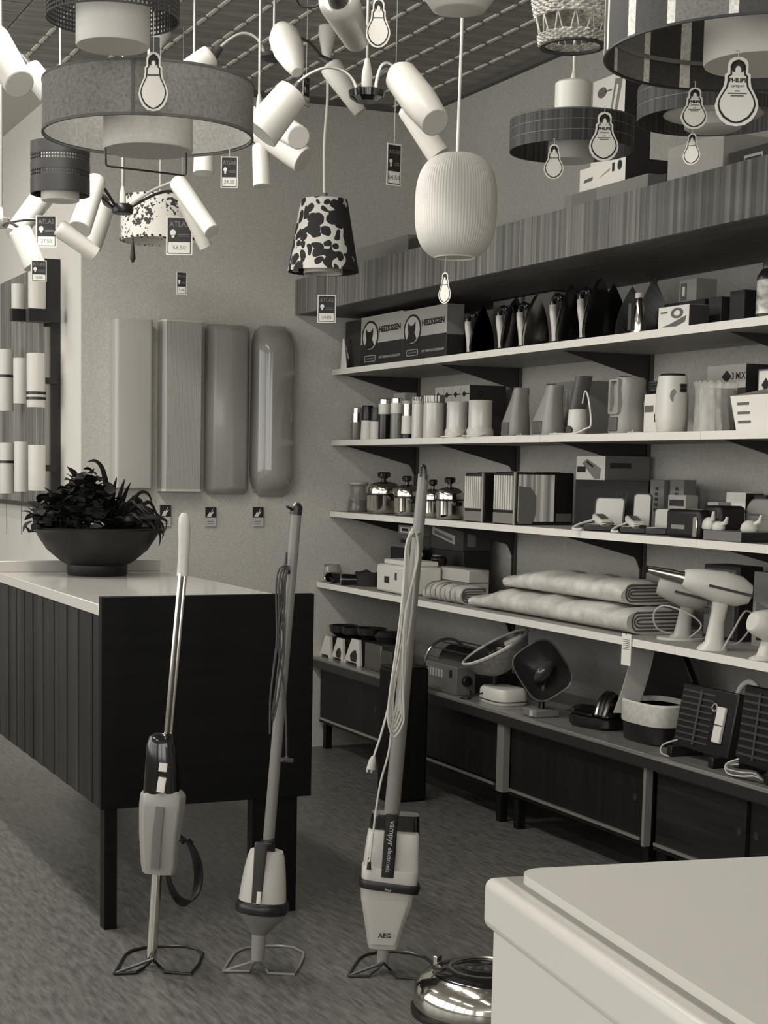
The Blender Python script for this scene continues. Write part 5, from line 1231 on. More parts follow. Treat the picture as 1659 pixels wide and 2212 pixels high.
obj('top_collar', MB().rings([[Vector((x, yy + 0.05, h * q)) for x, yy, _ in se(w / 2 * f, 0.05 * f, 28, 3)] for q, f in ((0.955, 0.84), (1.0, 0.72))]), DARK, t)
for q in (0.79, 0.72): obj('slot', MB().box(w * 0.02, w * 0.26, -0.004, 0.004, h * q - 0.006, h * q + 0.006), BLACK, t, bevel=0.001)
obj('thumb_recess', MB().plate(ell(w * .13, h * .11, 18, -w * .2, h * .62), -0.0005, 0.006, T((0, 0.002, 0))), mat(160, 0.5), t)
t, r, h = can('wrapped_pot', 'large pot wrapped in crumpled clear plastic on the second shelf', 'pot', S2, 3.08, 1543, 832, 84, [('pot', mat(150, 0.5, kind='blot', amt=0.2), [(0.9, 0), (0.95, 0.03), (0.97, 0.9), (0.9, 0.92)])])
rnd = random.Random(21); cr = [rnd.uniform(-0.05, 0.05) for _ in range(40)]
def crump(i0): return lambda a: 1.04 + 0.045 * sin(9 * a + i0) * sin(5 * a + 2 * i0) + 0.03 * sin(17 * a + i0)
M_FILM = mat(220, 0.18, alpha=0.35, coat=0.5)
rg = []
for i in range(9):
    q = i / 8; f = crump(q * 3); R_ = r * (1.0 if q < 0.9 else 1.06)
    rg.append([(R_ * f(2 * pi * j / 60) * cos(2 * pi * j / 60), R_ * f(2 * pi * j / 60) * sin(2 * pi * j / 60), h * (q * 1.06) + 0.004 * sin(7 * j * 0.3) * q) for j in range(60)])
obj('plastic_film', MB().rings(rg, False, False), M_FILM, t)
t, w, h, o = bx('mixer_box', 'tall carton marked 3 mix behind the wrapped pot', 'box', S2, 3.22, 1523, 1606, 785, 0.13, mat(44, 0.7), 'diamond-marked cartons')
fp(t, -w / 2, w / 2, h * 0.66, h, mat(180, 0.7), 'printed_panel')
obj('printed_diamond', MB().plate([(-w * .12, h * .83), (w * .01, h * .92), (w * .14, h * .83), (w * .01, h * .74)], -0.0014, -0.0007), INK, t); text('3 MIX', h * .14, INK, t, T((w * .31, -0.001, h * .83)), stretch=0.9, bold=0.0005)
t, w, h, o = bx('mixer_box', 'pale carton with a diamond mark at the right photo edge, second shelf', 'box', S2, 3.18, 1632, 1668, 795, 0.1, mat(120, 0.7), 'diamond-marked cartons')
fp(t, -w * .42, w * .42, h * .45, h * .97, PAPER, 'printed_panel'); obj('printed_diamond', MB().plate([(-w * .25, h * .75), (0, h * .86), (w * .25, h * .75), (0, h * .64)], -0.0016, -0.0008), INK, t)
c = spot(1590, S2, 3.0); t = thing('display_tray', 'large white sloping display carton lettered RÜ at the right photo edge', 'box', c, SIDE)
a0, a1, a2, a3 = pxo(t, 1566, 856, 3.0), (0.005, 0), (0.33, 0), (0.36, pxo(t, 1659, 845, 3.0)[1])
obj('front_panel', MB().plate([(-0.035, a0[1]), (0.0, 0.0), (0.33, 0), (0.36, a0[1])], 0, 0.004), PAPER, t)
obj('side_panel', MB().add([(-0.035, 0.002, a0[1]), (0, 0.002, 0), (0, 0.13, 0), (-0.035, 0.13, a0[1] * 1.25), (-0.031, 0.002, a0[1]), (0.004, 0.002, 0), (0.004, 0.13, 0), (-0.031, 0.13, a0[1] * 1.25)], [(0, 1, 2, 3), (7, 6, 5, 4), (0, 3, 7, 4), (0, 4, 5, 1), (3, 2, 6, 7), (1, 5, 6, 2)]), mat(160, 0.7), t)
obj('back_panel', MB().plate([(-0.035, a0[1] * 1.25), (0.0, 0.0), (0.33, 0), (0.36, a0[1] * 1.7)], 0.13, 0.134), mat(150, 0.7), t)  # back panel greyed to carry the shading inside the white tray
obj('floor_panel', MB().box(0, 0.33, 0.004, 0.13, 0, 0.003), PAPER, t)
for i, q in enumerate((0.76, 0.5, 0.24)): fp(t, 0.0 + i * 0.004, 0.055 + i * 0.006, a0[1] * q - 0.004, a0[1] * q + 0.004, GREYINK, 'printed_bar')
text('RÜHR', a0[1] * 0.42, INK, t, T((0.20, -0.0006, a0[1] * 0.48)), stretch=0.95, bold=0.0008)

# ---------------- third shelf: jug, pots, toasters, shavers
t, r, h = can('glass_jug', 'waisted glass coffee jug with dark contents at the left of the third shelf', 'jug', S3, 3.1, 773, 1042, 44, [('contents', mat(40, 0.3), [(0.95, 0.0), (1.0, 0.1), (0.9, 0.4)]), ('glass', mat(150, 0.08, alpha=0.45, coat=0.5), [(1.0, 0.005), (1.03, 0.12), (0.9, 0.42), (0.7, 0.62), (0.78, 0.93)]), ('collar', mat(165, 0.4), [(0.86, 0.9), (1.0, 0.93), (1.0, 1.0), (0.7, 1.0)])])
def pot(u, v, vk, wp, X, label):
    y = ys(u, X, S3); h = zs(v, X, y) - S3; r = wp / 2 / KD((X, y, S3)); hk = zs(vk, X, y) - S3 - h
    t = thing('chrome_pot', label, 'pot', (X, y, S3), SIDE, 'chrome pots with black knobs')
    obj('body', MB().lathe([(r * 0.9, 0), (r * 0.97, 0.008), (r, 0.02), (r, h * 0.56), (r * 1.02, h * 0.6)], 40), CHROME, t)
    obj('lid', MB().lathe([(r * 1.05, h * 0.62), (r * 1.06, h * 0.78), (r * 1.0, h * 0.85), (r * 0.7, h * 0.95), (r * 0.3, h), (0.001, h)], 40), CHROME, t)
    obj('lid_rim', MB().lathe([(r * 1.0, h * 0.57), (r * 1.07, h * 0.59), (r * 1.07, h * 0.63), (r * 1.0, h * 0.64)], 40, closed=True), BLACK, t)
    obj('knob', MB().lathe([(r * 0.16, h), (r * 0.14, h + hk * 0.3), (r * 0.4, h + hk * 0.5), (r * 0.42, h + hk * 0.85), (r * 0.3, h + hk)], 24), BLACK_GLOSS, t)
    for s in (-1, 1): obj('side_grip', MB().box(s * r * 1.0 - 0.006, s * r * 1.0 + s * 0.028 + (0.006 if s < 0 else 0), -0.018, 0.018, h * 0.42, h * 0.55), BLACK, t, bevel=0.004)
    obj('foot', MB().lathe([(r * 0.93, 0), (r * 0.93, 0.006), (r * 0.8, 0.006), (r * 0.8, 0)], 32, closed=True), BLACK, t)
pot(828, 1040, 1020, 72, 3.10, 'tall chrome pot with a black knob, first from the glass jug')
pot(878, 1047, 1028, 54, 3.07, 'chrome pot with a black knob, second from the glass jug')
pot(934, 1056, 1036, 46, 3.10, 'chrome pot mostly hidden by the broom pole')
pot(970, 1052, 1031, 58, 3.045, 'squat chrome pot with a square black knob, nearest the toasters')
def toaster(u0, u1, v, d, label, m_side, fancy=False):
    t, w, h, o = bx('toaster', label, 'toaster', S3, 3.01, u0, u1, v, d, mat(22, 0.4), 'toasters', bevel=0.006)
    fp(t, -w * .46, w * .46, h * .02, h * .22, mat(150, 0.35, 0.5), 'base_panel', th=0.003)
    fp(t, -w * .46, w * .46, h * .26, h * .95, mat(44, 0.4), 'grille_ground', th=0.001)
    for i in range(8): obj('grille_bar', MB().box(-w * .40 + i * w * .106, -w * .345 + i * w * .106, -0.008, -0.001, h * .28, h * .93), mat(205, 0.35), t)
    obj('edge_strip', MB().box(w * .44, w * .5, -0.004, 0.0, 0.0, h), mat(205, 0.25, 0.6), t)
    obj('top_slot', MB().box(-w * .2, w * .2, 0.03, d - 0.03, h, h + 0.003), CHROME, t)
    if fancy:
        sp(t, w, 0.01, d * .66, 0.012, h - 0.008, mat(185, 0.45, kind='stripes', amt=0.22, sc=1.2), 'wood_side')
        obj('side_handle', MB().plate([(0.012, h * .02), (0.07, h * .02), (0.085, h * .2), (0.085, h * .55), (0.06, h * .72), (0.012, h * .74)], -0.004, 0.0, T((w / 2, 0, 0)) @ RZ(pi / 2)), mat(105, 0.4), t, bevel=0.003)
        sp(t, w, d * .7, d * .97, 0.012, h * .22, mat(90, 0.5), 'side_panel')
    return t
toaster(1002, 1043, 1022, 0.10, 'grey toaster with a ribbed front beside the squat pot', None)
toaster(1064, 1112, 1020, 0.25, 'toaster with a bright ribbed front and wood-patterned side', None, True)
t, w, h, o = bx('black_carton', 'long black carton under the toaster picture box', 'box', S3, 3.2, 1240, 1395, 1040, 0.16, mat(20, 0.6)); zt = S3 + h
for i in range(3): fp(t, w * .1 + i * .03, w * .1 + i * .03 + 0.003, h * .2, h * .75, mat(70, 0.6))
t, w, h, o = bx('toaster_box', 'white carton with a toaster picture on the black carton, third shelf', 'box', S3, 3.215, 1199, 1277, 985, 0.2, PAPER, zbase=zt + 0.0005) if False else bx('toaster_box', 'white carton with a toaster picture on the black carton, third shelf', 'box', S3, 3.205, 1244, 1306, 985, 0.19, PAPER, zbase=zt + 0.0005)
sp(t, w, 0.0005, 0.1895, 0.0005, h - 0.0005, mat(112, 0.7), 'printed_side'); sp(t, w + 0.001, 0.02, 0.11, h * .5, h * .72, mat(48, 0.7))
obj('printed_toaster', MB().plate([(-w * .28, h * .7), (-w * .12, h * .88), (w * .36, h * .48), (w * .34, h * .04), (w * .16, h * .04), (-w * .02, h * .3)], -0.0012, -0.0003), mat(130, 0.7), t)
obj('printed_slot', MB().plate([(-w * .14, h * .74), (-w * .1, h * .8), (w * .12, h * .58), (w * .08, h * .52)], -0.0018, -0.0011), INK, t); fp(t, -w * .45, -w * .16, h * .32, h * .56, INK, y=-0.0016)
def case_lid(t, w, hh, x, y, tilt, m_in, m_out, name='lid', r=0.012, parent=None):
    Mx = T((x, y, 0.012)) @ RX(-tilt)
    o = obj(name, MB().plate(rrect(w, hh, r, 4, 0, hh / 2), 0.0, 0.018, Mx), m_out, parent or t, bevel=0.003)
    obj(name + '_lining', MB().plate(rrect(w * .9, hh * .92, r * .9, 4, 0, hh / 2), -0.002, 0.0, Mx), m_in, o, bevel=0.002)
    return o
def shaver_set(label, u, X, w, d, lidh, tray_m, lid_in, lid_w=None, turn=0.0, body=True, tilt=0.25):
    c = spot(u, S3, X); t = thing('shaver_set', label, 'shaver', c, SIDE + turn, 'shavers in open cases')
    obj('case', MB().box(-w / 2, w / 2, 0, d, 0, 0.022), tray_m, t, bevel=0.004)
    obj('lining', MB().box(-w * .45, w * .45, 0.006, d - 0.006, 0.02, 0.0235), lid_in, t)
    case_lid(t, lid_w or w, lidh, 0, d + 0.002, tilt, lid_in, tray_m)
    if body:
        Mx = T((-w * 0.05, d * 0.45, 0.034)) @ RZ(0.5) @ RX(0.22)
        o = obj('shaver', MB().box(-0.022, 0.022, -0.055, 0.055, -0.01, 0.012, Mx), mat(205, 0.3), t, bevel=0.006)
        obj('shaver_window', MB().box(-0.013, 0.013, -0.02, 0.04, 0.012, 0.0145, Mx), GREYD, o)
        obj('shaver_head', MB().box(-0.02, 0.02, -0.066, -0.054, -0.006, 0.01, Mx), CHROME, t, bevel=0.002)
        obj('cord', MB().tube(spline([Mx @ Vector((0, 0.055, 0)), (-w * .4, d * .6, 0.034), (-w * .7, d * .2, 0.02), (-w * .8, -0.005, 0.006), (-w * .55, 0.0, 0.006)], 4), 0.004, 6), WHITE, t)
    return t
shaver_set('white shaver in an open case with a rounded white lid, first of the shavers', 1298, 3.03, 0.12, 0.12, 0.105, mat(24, 0.4), mat(190, 0.35), 0.105, 0.8, True, 0.3)
shaver_set('white shaver lying before a tall narrow open lid, second of the shavers', 1366, 3.03, 0.085, 0.12, 0.12, mat(22, 0.4), mat(190, 0.4), 0.06, 0.75, True, 0.1)
shaver_set('empty black case with a low white-lined lid, third of the shavers', 1416, 3.06, 0.075, 0.09, 0.072, mat(22, 0.4), mat(190, 0.4), 0.085, 0.6, False, 0.05)
t, w, h, o = bx('shaver_case', 'black shaver case with a pale top label, right of the white-lined lids', 'case', S3, 3.02, 1436, 1508, 1102, 0.09, mat(20, 0.4), bevel=0.012)
obj('top_label', MB().box(-w * .3, w * .3, 0.03, 0.055, h, h + 0.0008), mat(165, 0.5), t); fp(t, -w * .3, w * .1, h * .3, h * .45, mat(130, 0.5), th=0.002); obj('chrome_corner', MB().box(w * .34, w * .46, -0.003, 0.0, h * .05, h * .75), CHROME, t, bevel=0.002)
t, w, h, o = bx('shaver_case', 'black folded shaver case between the labelled case and the accessory tray', 'case', S3, 3.06, 1513, 1552, 1093, 0.1, mat(18, 0.45), bevel=0.012); text('ROLL', 0.014, mat(90, 0.5), t, T((0, -0.0008, h * .3)))
for u0, u1, v, lab in ((1401, 1430, 1037, 'small lettered carton at the shelf back, left of a pair'), (1443, 1473, 1037, 'small lettered carton at the shelf back, right of a pair')):
    t, w, h, o = bx('small_carton', lab, 'box', S3, 3.2, u0, u1, v, 0.05, mat(105, 0.7), 'small cartons at the back of the third shelf'); [fp(t, w * -.2 + .002 * j, w * .12, h * (.4 + .1 * j), h * (.46 + .1 * j), INK, 'printed_bar') for j in range(5)]
t, w, h, o = bx('small_carton', 'low white lettered carton in front of the small carton pair', 'box', S3, 3.17, 1440, 1478, 1070, 0.05, mat(150, 0.7)); fp(t, -w * .4, w * .4, h * .72, h * .88, INK); fp(t, -w * .3, w * .2, h * .2, h * .5, GREYINK)
t, w, h, o = bx('accessory_tray', 'dark shallow tray holding small white accessories, right end of the third shelf', 'tray', S3, 3.0, 1518, 1600, 1150, 0.10, mat(110, 0.45), bevel=0.002); sp(t, w, 0.001, 0.0995, 0.0005, h * .95, mat(34, 0.4))
zt = S3 + h; tl = t
for i, (u, X, s, lab) in enumerate(((1532, 3.05, 1.1, 'white accessory on the tray, leftmost'), (1552, 3.04, 0.8, 'white accessory on the tray, second from the left'), (1618, 3.06, 1.0, 'white accessory on the tray near the photo edge'))):
    cc = Vector((X, ys(u, X, zt), zt + 0.0005)); t = thing('shaver_accessory', lab, 'accessory', cc, SIDE + 0.4 * i, 'white accessories in the tray')
    obj('body', MB().rings([[Vector((x, y, z * s)) for x, y, _ in se(0.026 * f * s, 0.018 * f * s, 16, 2.5)] for z, f in ((0, 0.85), (0.006, 1), (0.02, 0.9), (0.03, 0.55), (0.033, 0.3))]), mat(205, 0.35), t)
    obj('stem', MB().tube([(0.01, 0, 0.02 * s), (0.03, -0.01, 0.03 * s), (0.035, -0.012, 0.05 * s)], [0.008, 0.007, 0.004], 10), mat(215, 0.35), t)
c = spot(1612, S3, 3.12); t = thing('mirror_case', 'rounded grey case with open lid standing behind the tray, right end of third shelf', 'case', c, SIDE)
obj('base', MB().box(-0.075, 0.075, 0, 0.07, 0, 0.03), mat(110, 0.45), t, bevel=0.008); case_lid(t, 0.15, 0.115, 0, 0.045, 0.1, mat(130, 0.4), mat(95, 0.45), r=0.04); fp(t, -0.03, 0.03, 0.075, 0.081, mat(70, 0.5), y=0.03)
t, w, h, o = bx('small_carton', 'white carton with a grey stripe behind the rounded grey case', 'box', S3, 3.25, 1565, 1607, 1064, 0.07, PAPER); fp(t, -w * .5, w * .5, h * .55, h * .62, GREYINK); sp(t, w, 0.0, 0.07, 0.0005, h * .98, mat(34, 0.6))
t, w, h, o = bx('small_carton', 'dark carton with a white top at the right end of the third shelf', 'box', S3, 3.24, 1625, 1650, 1070, 0.09, mat(40, 0.6))
t, w, h, o = bx('small_carton', 'low pale carton left of the striped white carton, third shelf', 'box', S3, 3.2, 1525, 1548, 1085, 0.06, mat(150, 0.7)); fp(t, -w * .4, w * .4, h * .4, h * .6, GREYINK)

# ---------------- lowest shelf: plastic bag, scale, blankets, hair dryers
rnd = random.Random(31)
def pillow(name, mb_m, parent, a, b, h, e=3.0, n=40, rows=7, bump=0.004, sd=0, label=None):
    rg = []
    for i in range(rows):
        q = i / (rows - 1); f = (1 - abs(2 * q - 1) ** 2.6) ** 0.38 if 0 < q < 1 else 0.80
        f = 0.86 + 0.14 * f
        rg.append([Vector((x + bump * sin(x * 55 + sd + q * 4), y + bump * sin(x * 40 + y * 30 + sd), h * q + (bump * 0.8 * sin(x * 60 + y * 45 + sd) if q > 0.2 else 0))) for x, y, _ in se(a * f, b * f, n, e)])
    return obj(name, MB().rings(rg), mb_m, parent, label)
c = spot(706, S4, 3.0); t = thing('plastic_bag', 'crumpled clear plastic bag at the far left of the lowest shelf', 'bag', c, SIDE)
pillow('bag', mat(165, 0.25, alpha=0.8, coat=0.5), t, 0.09, 0.05, 0.075, 2.6, 40, 8, 0.008, 2)
for i, (u, X, lab) in enumerate(((722, 2.975, 'small black glossy cup lying by the plastic bag, left one'), (758, 2.985, 'small black glossy cup lying by the plastic bag, right one'))):
    cc = spot(u, S4, X); t = thing('black_cup', lab, 'cup', (cc.x, cc.y, cc.z + 0.026), SIDE, 'black glossy cups lying on their sides')
    obj('body', MB().lathe([(0.016, -0.045), (0.022, -0.04), (0.026, 0.02), (0.0255, 0.045), (0.021, 0.044), (0.02, 0.0)], 24, RZ(0.6 - i) @ RX(pi / 2)), BLACK_GLOSS, t)
    obj('rim', MB().lathe([(0.0245, 0.043), (0.0262, 0.045), (0.0245, 0.047), (0.022, 0.045)], 24, RZ(0.6 - i) @ RX(pi / 2), closed=True), CHROME, t)
c = spot(795, S4, 3.06); t = thing('cloth_cover', 'dark crumpled cloth lying between the black cups and the kitchen scale', 'cloth', c, SIDE); pillow('cloth', mat(28, 0.8), t, 0.09, 0.06, 0.06, 2.2, 36, 8, 0.008, 5)
t, w, h, o = bx('kitchen_scale', 'white kitchen scale with a stepped top behind the looped broom cord', 'scale', S4, 2.965, 812, 880, 1226, 0.16, mat(206, 0.4), bevel=0.012)
obj('dark_foot', MB().box(-w * .48, w * .48, 0.004, 0.15, -0.0, 0.012), DARK, t); obj('top_step', MB().box(-w * .40, w * .46, 0.02, 0.15, h, h + 0.022), mat(206, 0.4), t, bevel=0.006)
fp(t, -w * .22, -w * .08, h * .35, h * .58, INK, 'window', th=0.002); fp(t, w * .12, w * .16, h * .5, h * .75, GREYD, 'switch', th=0.004)
zt = S4 + h
t, w, h, o = bx('white_appliance', 'low white slab-like appliance right of the kitchen scale, under glossy jars', 'appliance', S4, 3.13, 915, 1010, 1232, 0.10, mat(178, 0.4), bevel=0.006)
obj('lid_line', MB().box(-w / 2 - 0.001, w / 2 + 0.001, -0.001, 0.101, h * .55, h * .58), GREYD, t); za = S4 + h
for i, (u0, u1, v0, zz, X, m_, lab) in enumerate((
    (848, 890, 1188, 1, 3.2, mat(24, 0.6), 'flat black carton at the bottom of the carton stack, lowest shelf'),)):
    pass
zk = S4
stack_ = [('dark_carton', 'tall black carton at the back of the lowest shelf under printed cartons', 3.2, 842, 905, 1188, mat(20, 0.6)), ('printed_carton', 'printed carton in the stack behind the broom cord, middle', 3.2, 856, 905, 1158, mat(105, 0.7)), ('printed_carton', 'printed carton in the stack behind the broom cord, topmost', 3.2, 860, 905, 1137, mat(130, 0.7))]
for nm, lab, X, u0, u1, v, m_ in stack_:
    t, w, h, o = bx(nm, lab, 'box', S4, X, u0, u1, v, 0.15, m_, zbase=zk + 0.0004); zk += h + 0.0005
    if nm == 'printed_carton': fp(t, -w * .42, w * .1, h * .2, h * .8, GREYINK if v > 1140 else PAPER); fp(t, -w * .3, w * .0, h * .35, h * .65, INK, y=-0.001)
t, w, h, o = bx('dark_carton', 'black carton right of the printed stack, under the slanting label carton', 'box', S4, 3.24, 925, 1000, 1192, 0.13, mat(26, 0.6)); zk = S4 + h + 0.0005
t, w, h, o = bx('printed_carton', 'carton with a slanting white label at the back of the lowest shelf', 'box', S4, 3.24, 930, 1000, 1140, 0.13, mat(60, 0.7), zbase=zk)
obj('printed_label', MB().plate([(-w * .45, h * .62), (-w * .45, h * .95), (w * .25, h * .62), (w * .25, h * .25)], -0.001, 0), mat(165, 0.7), t); obj('printed_bar', MB().plate([(-w * .38, h * .66), (-w * .38, h * .8), (w * .18, h * .5), (w * .18, h * .38)], -0.0016, -0.001), GREYINK, t); sp(t, w, 0.02, 0.06, h * .2, h * .8, mat(120, 0.7))
for u, X, r_, h_, lab in ((912, 3.2, 0.018, 0.065, 'small glossy dark bottle standing on the white appliance, left'), (948, 3.16, 0.034, 0.045, 'wide glossy dark jar on the white appliance, right')):
    cc = Vector((X, ys(u, X, za), za + 0.0005)); t = thing('glossy_jar', lab, 'jar', cc, SIDE, 'glossy dark jars on the white appliance')
    obj('body', MB().lathe([(r_ * .9, 0), (r_, 0.006), (r_, h_ * .7), (r_ * .8, h_ * .85)], 24), BLACK_GLOSS, t); obj('lid', MB().lathe([(r_ * .82, h_ * .85), (r_ * .86, h_ * .88), (r_ * .84, h_), (r_ * .6, h_ * 1.02)], 24), mat(80, 0.3), t)
M_BLK = mat(196, 0.3, coat=0.3, kind='blot', amt=0.10, bump=0.3)
def blanket(label, u0, u1, X, zb_, h, d, m, folds, sd, film=True, group='folded blankets in plastic'):
    ya, yb = ys(u0, X, zb_), ys(u1, X, zb_); w = ya - yb
    t = thing('folded_blanket', label, 'blanket', (X, (ya + yb) / 2, zb_), SIDE, group)
    # two or three soft folded layers; the near end shows the folds
    lh = h / folds
    for i in range(folds):
        rg = []; n = 18
        for j in range(n + 1):
            q = j / n; x = -w / 2 + w * q; hh = lh * (0.55 + 0.45 * min(1, q * 5)) * (1 - 0.1 * (q > 0.97))
            wav = 0.004 * sin(q * 23 + sd + i) + 0.003 * sin(q * 41 + 2 * sd)
            rg.append([Vector((x, d / 2 + y, lh * i * (0.6 + 0.4 * min(1, q * 4)) + hh / 2 + z + (wav if z > 0 else 0))) for y, z, _ in se(d / 2 * (1 - 0.04 * i), hh * 0.52, 20, 2.8)])
        obj('layer', MB().rings(rg), m, t)
        xe = w / 2 - 0.002
        for g in (1.0, 0.62, 0.24):
            zc_, hz, yl_ = h * 0.5, h * 0.36 * g, d * (0.09 + 0.10 * (1 - g))
            pts = [(xe, d * .9, zc_ + hz), (xe, yl_ + 0.02, zc_ + hz)] + [(xe, yl_ + 0.02 - 0.02 * sin(a_), zc_ + hz * cos(a_)) for a_ in [pi * q_ / 6 for q_ in range(1, 6)]] + [(xe, yl_ + 0.02, zc_ - hz), (xe, d * .9, zc_ - hz)]
            obj('fold_edge', MB().tube(pts, 0.0045, 5), mat(84, 0.8), t)
    return t, h
c0 = blanket('striped rolled blanket beside the white appliance, smallest of the blankets', 912, 992, 2.975, S4, 0.07, 0.13, mat(176, 0.5), 1, 1)[0]
for i in range(7): pass
w = 0.0
for ch in range(7):
    ya, yb = ys(912, 2.975, S4), ys(992, 2.975, S4); ww = ya - yb; x = -ww / 2 + ww * (ch + 0.7) / 7.6
    obj('stripe', MB().tube([(x, 0.065 + (0.065 + 0.0012) * cos(a), 0.035 + 0.0385 * math.copysign(abs(sin(a)) ** 0.75, sin(a))) for a in [pi * (0.35 + 0.1 * q) for q in range(10)]], 0.003, 5), mat(120, 0.7), c0)
bl, bh = blanket('folded pale blanket in clear plastic, lower one of the pair', 1010, 1352, 2.965, S4, 0.084, 0.24, M_BLK, 1, 3)
blanket('folded pale blanket in clear plastic, upper one of the pair', 1085, 1340, 3.0, S4 + 0.0895, 0.075, 0.22, M_BLK, 1, 7)
def dryer(label, u, X, v, m, m_noz, turn, stand, z=S4):
    cc = spot(u, z, X); h = zs(v, X, cc.y) - z
    t = thing('hair_dryer', label, 'hair dryer', cc, turn, 'hair dryers standing on their grips')
    L = h * 0.86; M0 = T((0, 0, h * 0.76)) @ RY(-0.0)
    # barrel along local x: nozzle at -x, fan end at +x, dropping towards the back
    Mx = T((0, 0, h * 0.78)) @ RY(0.22)
    rg = []
    for q, ry, rz_ in ((-0.46, 0.026, 0.024), (-0.42, 0.032, 0.030), (-0.2, 0.040, 0.040), (0.1, 0.046, 0.05), (0.35, 0.044, 0.046), (0.5, 0.03, 0.03), (0.53, 0.012, 0.012)):
        rg.append([Vector((q * L, y, zz)) for y, zz, _ in se(ry, rz_, 24, 2.3)])
    obj('barrel', MB().rings(rg, M=Mx), m, t)
    obj('seam_strip', MB().box(-0.12 * L, 0.5 * L, -0.0475, -0.040, -0.006, 0.002, Mx), DARK, t)
    rg = [[Vector((q * L, y, zz)) for y, zz, _ in se(a, b, 24, 2.3)] for q, a, b in ((-0.44, 0.024, 0.022), (-0.7, 0.023, 0.019), (-0.98, 0.027, 0.012))]
    if m_noz is not None: obj('nozzle', MB().rings(rg, M=Mx), m_noz, t)
    rg = [[Vector((x + c_, y, h * q)) for x, y, _ in se(a, b, 20, 2.6)] for q, a, b, c_ in ((0.0, 0.045, 0.04, 0.0), (0.03, 0.042, 0.036, 0), (0.10, 0.028, 0.024, 0.005), (0.34, 0.022, 0.02, 0.01), (0.6, 0.024, 0.022, 0.02), (0.72, 0.036, 0.03, 0.02))]
    obj('grip', MB().rings(rg), m, t)
    obj('switch', MB().box(-0.03, -0.014, -0.006, 0.006, h * .44, h * .52), BLACK, t, bevel=0.002)
    if stand:
        obj('stand', MB().prism(ell(0.075, 0.05, 24), 0, 0.008), mat(190, 0.4), t, bevel=0.002)
    obj('cord', MB().tube(spline([(0.02, 0.03, 0.012), (0.08, 0.02, 0.02), (0.12, 0.0, 0.09), (0.09, -0.02, 0.12), (0.05, -0.045, 0.06), (0.02, -0.055, 0.006)] if not stand else [(0.0, 0.03, 0.012), (-0.07, 0.0, 0.03), (-0.085, -0.02, 0.08), (-0.05, -0.04, 0.11), (0.03, -0.045, 0.085), (0.065, -0.04, 0.05), (0.03, -0.055, 0.012)], 5), 0.003, 6), mat(180, 0.5), t)
    return t
dryer('large white hair dryer with a chrome nozzle, front one on the lowest shelf', 1538, 2.98, 1226, mat(208, 0.35), CHROME, VIEW - 0.05, False)
dryer('grey hair dryer on an oval stand, behind the chrome-nozzled one', 1470, 3.06, 1248, mat(160, 0.4), None, VIEW - 0.3, True)
dryer('white hair dryer at the right photo edge of the lowest shelf', 1652, 2.975, 1330, mat(205, 0.4), None, VIEW + 0.3, False)
t, w, h, o = bx('mirror_box', 'upright dark-framed box lettered A behind the hair dryers', 'box', S4, 3.2, 1516, 1592, 1225, 0.09, mat(24, 0.5)); fp(t, -w * .46, w * .40, h * .04, h * .95, mat(88, 0.6), 'printed_panel'); text('A', 0.045, PAPER, t, T((w * .32, -0.001, h * .84)), bold=0.001)
t, w, h, o = bx('dryer_carton', 'carton printed with a hair dryer at the right photo edge of the lowest shelf', 'box', S4, 3.17, 1622, 1680, 1240, 0.1, mat(130, 0.7))
obj('printed_dryer', MB().plate([(-w * .4, h * .35), (-w * .35, h * .6), (w * .3, h * .5), (w * .4, h * .3), (w * .1, h * .28), (w * .05, h * .05), (-w * .1, h * .05), (-w * .1, h * .3)], -0.001, 0), GREYINK, t)
# price label hanging from the lowest shelf edge
c = P(1352, 1437, x=2.92); t = thing('shelf_label', 'white hanging label on the lowest shelf edge above the fan heater', 'price tag', (2.9195, c.y, c.z), SIDE)
hh = zs(1369, 2.92, c.y) - c.z
obj('card', MB().box(-0.026, 0.026, -0.001, 0.001, 0, hh), PAPER, t)
for q in (0.5, 0.56, 0.62, 0.68, 0.74, 0.80): fp(t, -0.018, 0.018, hh * q, hh * q + 0.002, GREYINK, 'printed_line', y=-0.001)
obj('hook', MB().tube([(0, 0, hh * 0.97), (0, -0.006, hh * 0.985), (0, 0.004, hh * 1.0)], 0.0012, 5), STEEL, t)

# ================================================================== appliances on the low counter
# small heaters with white cut-out fronts (far end)
def spot_heater(label, u0, u1, v, X, hole):
    ya, yb = ys(u0, X, SC_), ys(u1, X, SC_); w = ya - yb; h = zs(v, X, yb) - SC_
    t = thing('egg_cooker', label, 'appliance', (X, (ya + yb) / 2, SC_), SIDE, 'white-fronted appliances with black bowls')
    prof = [(-w * .5, 0), (-w * .38, 0), (-w * .36, 0.012), (w * .3, 0.012), (w * .32, 0), (w * .5, 0), (w * .5, h * .2), (w * .42, h), (-w * .02, h)]
    obj('front', MB().plate(prof, 0, 0.012), mat(205, 0.35), t, bevel=0.002)
    obj('body', MB().rings([[Vector((w * a, 0.012, q)), Vector((w * b, 0.012, q)), Vector((w * b, 0.12, q)), Vector((w * a, 0.12, q))] for a, b, q in ((-.4, .46, 0.004), (-.05, .4, h * .96))], smooth=False), mat(40, 0.4), t)
    if hole: obj('opening', MB().plate([(-w * .05, h * .14), (w * .28, h * .14), (w * .33, h * .4), (w * .24, h * .6), (w * .05, h * .52), (-w * .1, h * .35)], -0.001, 0.0), INK, t)
    obj('bowl', MB().lathe([(0.03, h * .97), (0.062, h + 0.02), (0.066, h + 0.05), (0.06, h + 0.05), (0.02, h)], 28, T((w * .2, 0.08, 0))), BLACK, t)
    return t
spot_heater('white-fronted appliance with a black bowl, first from the far end', 690, 714, 1376, 2.95, False)
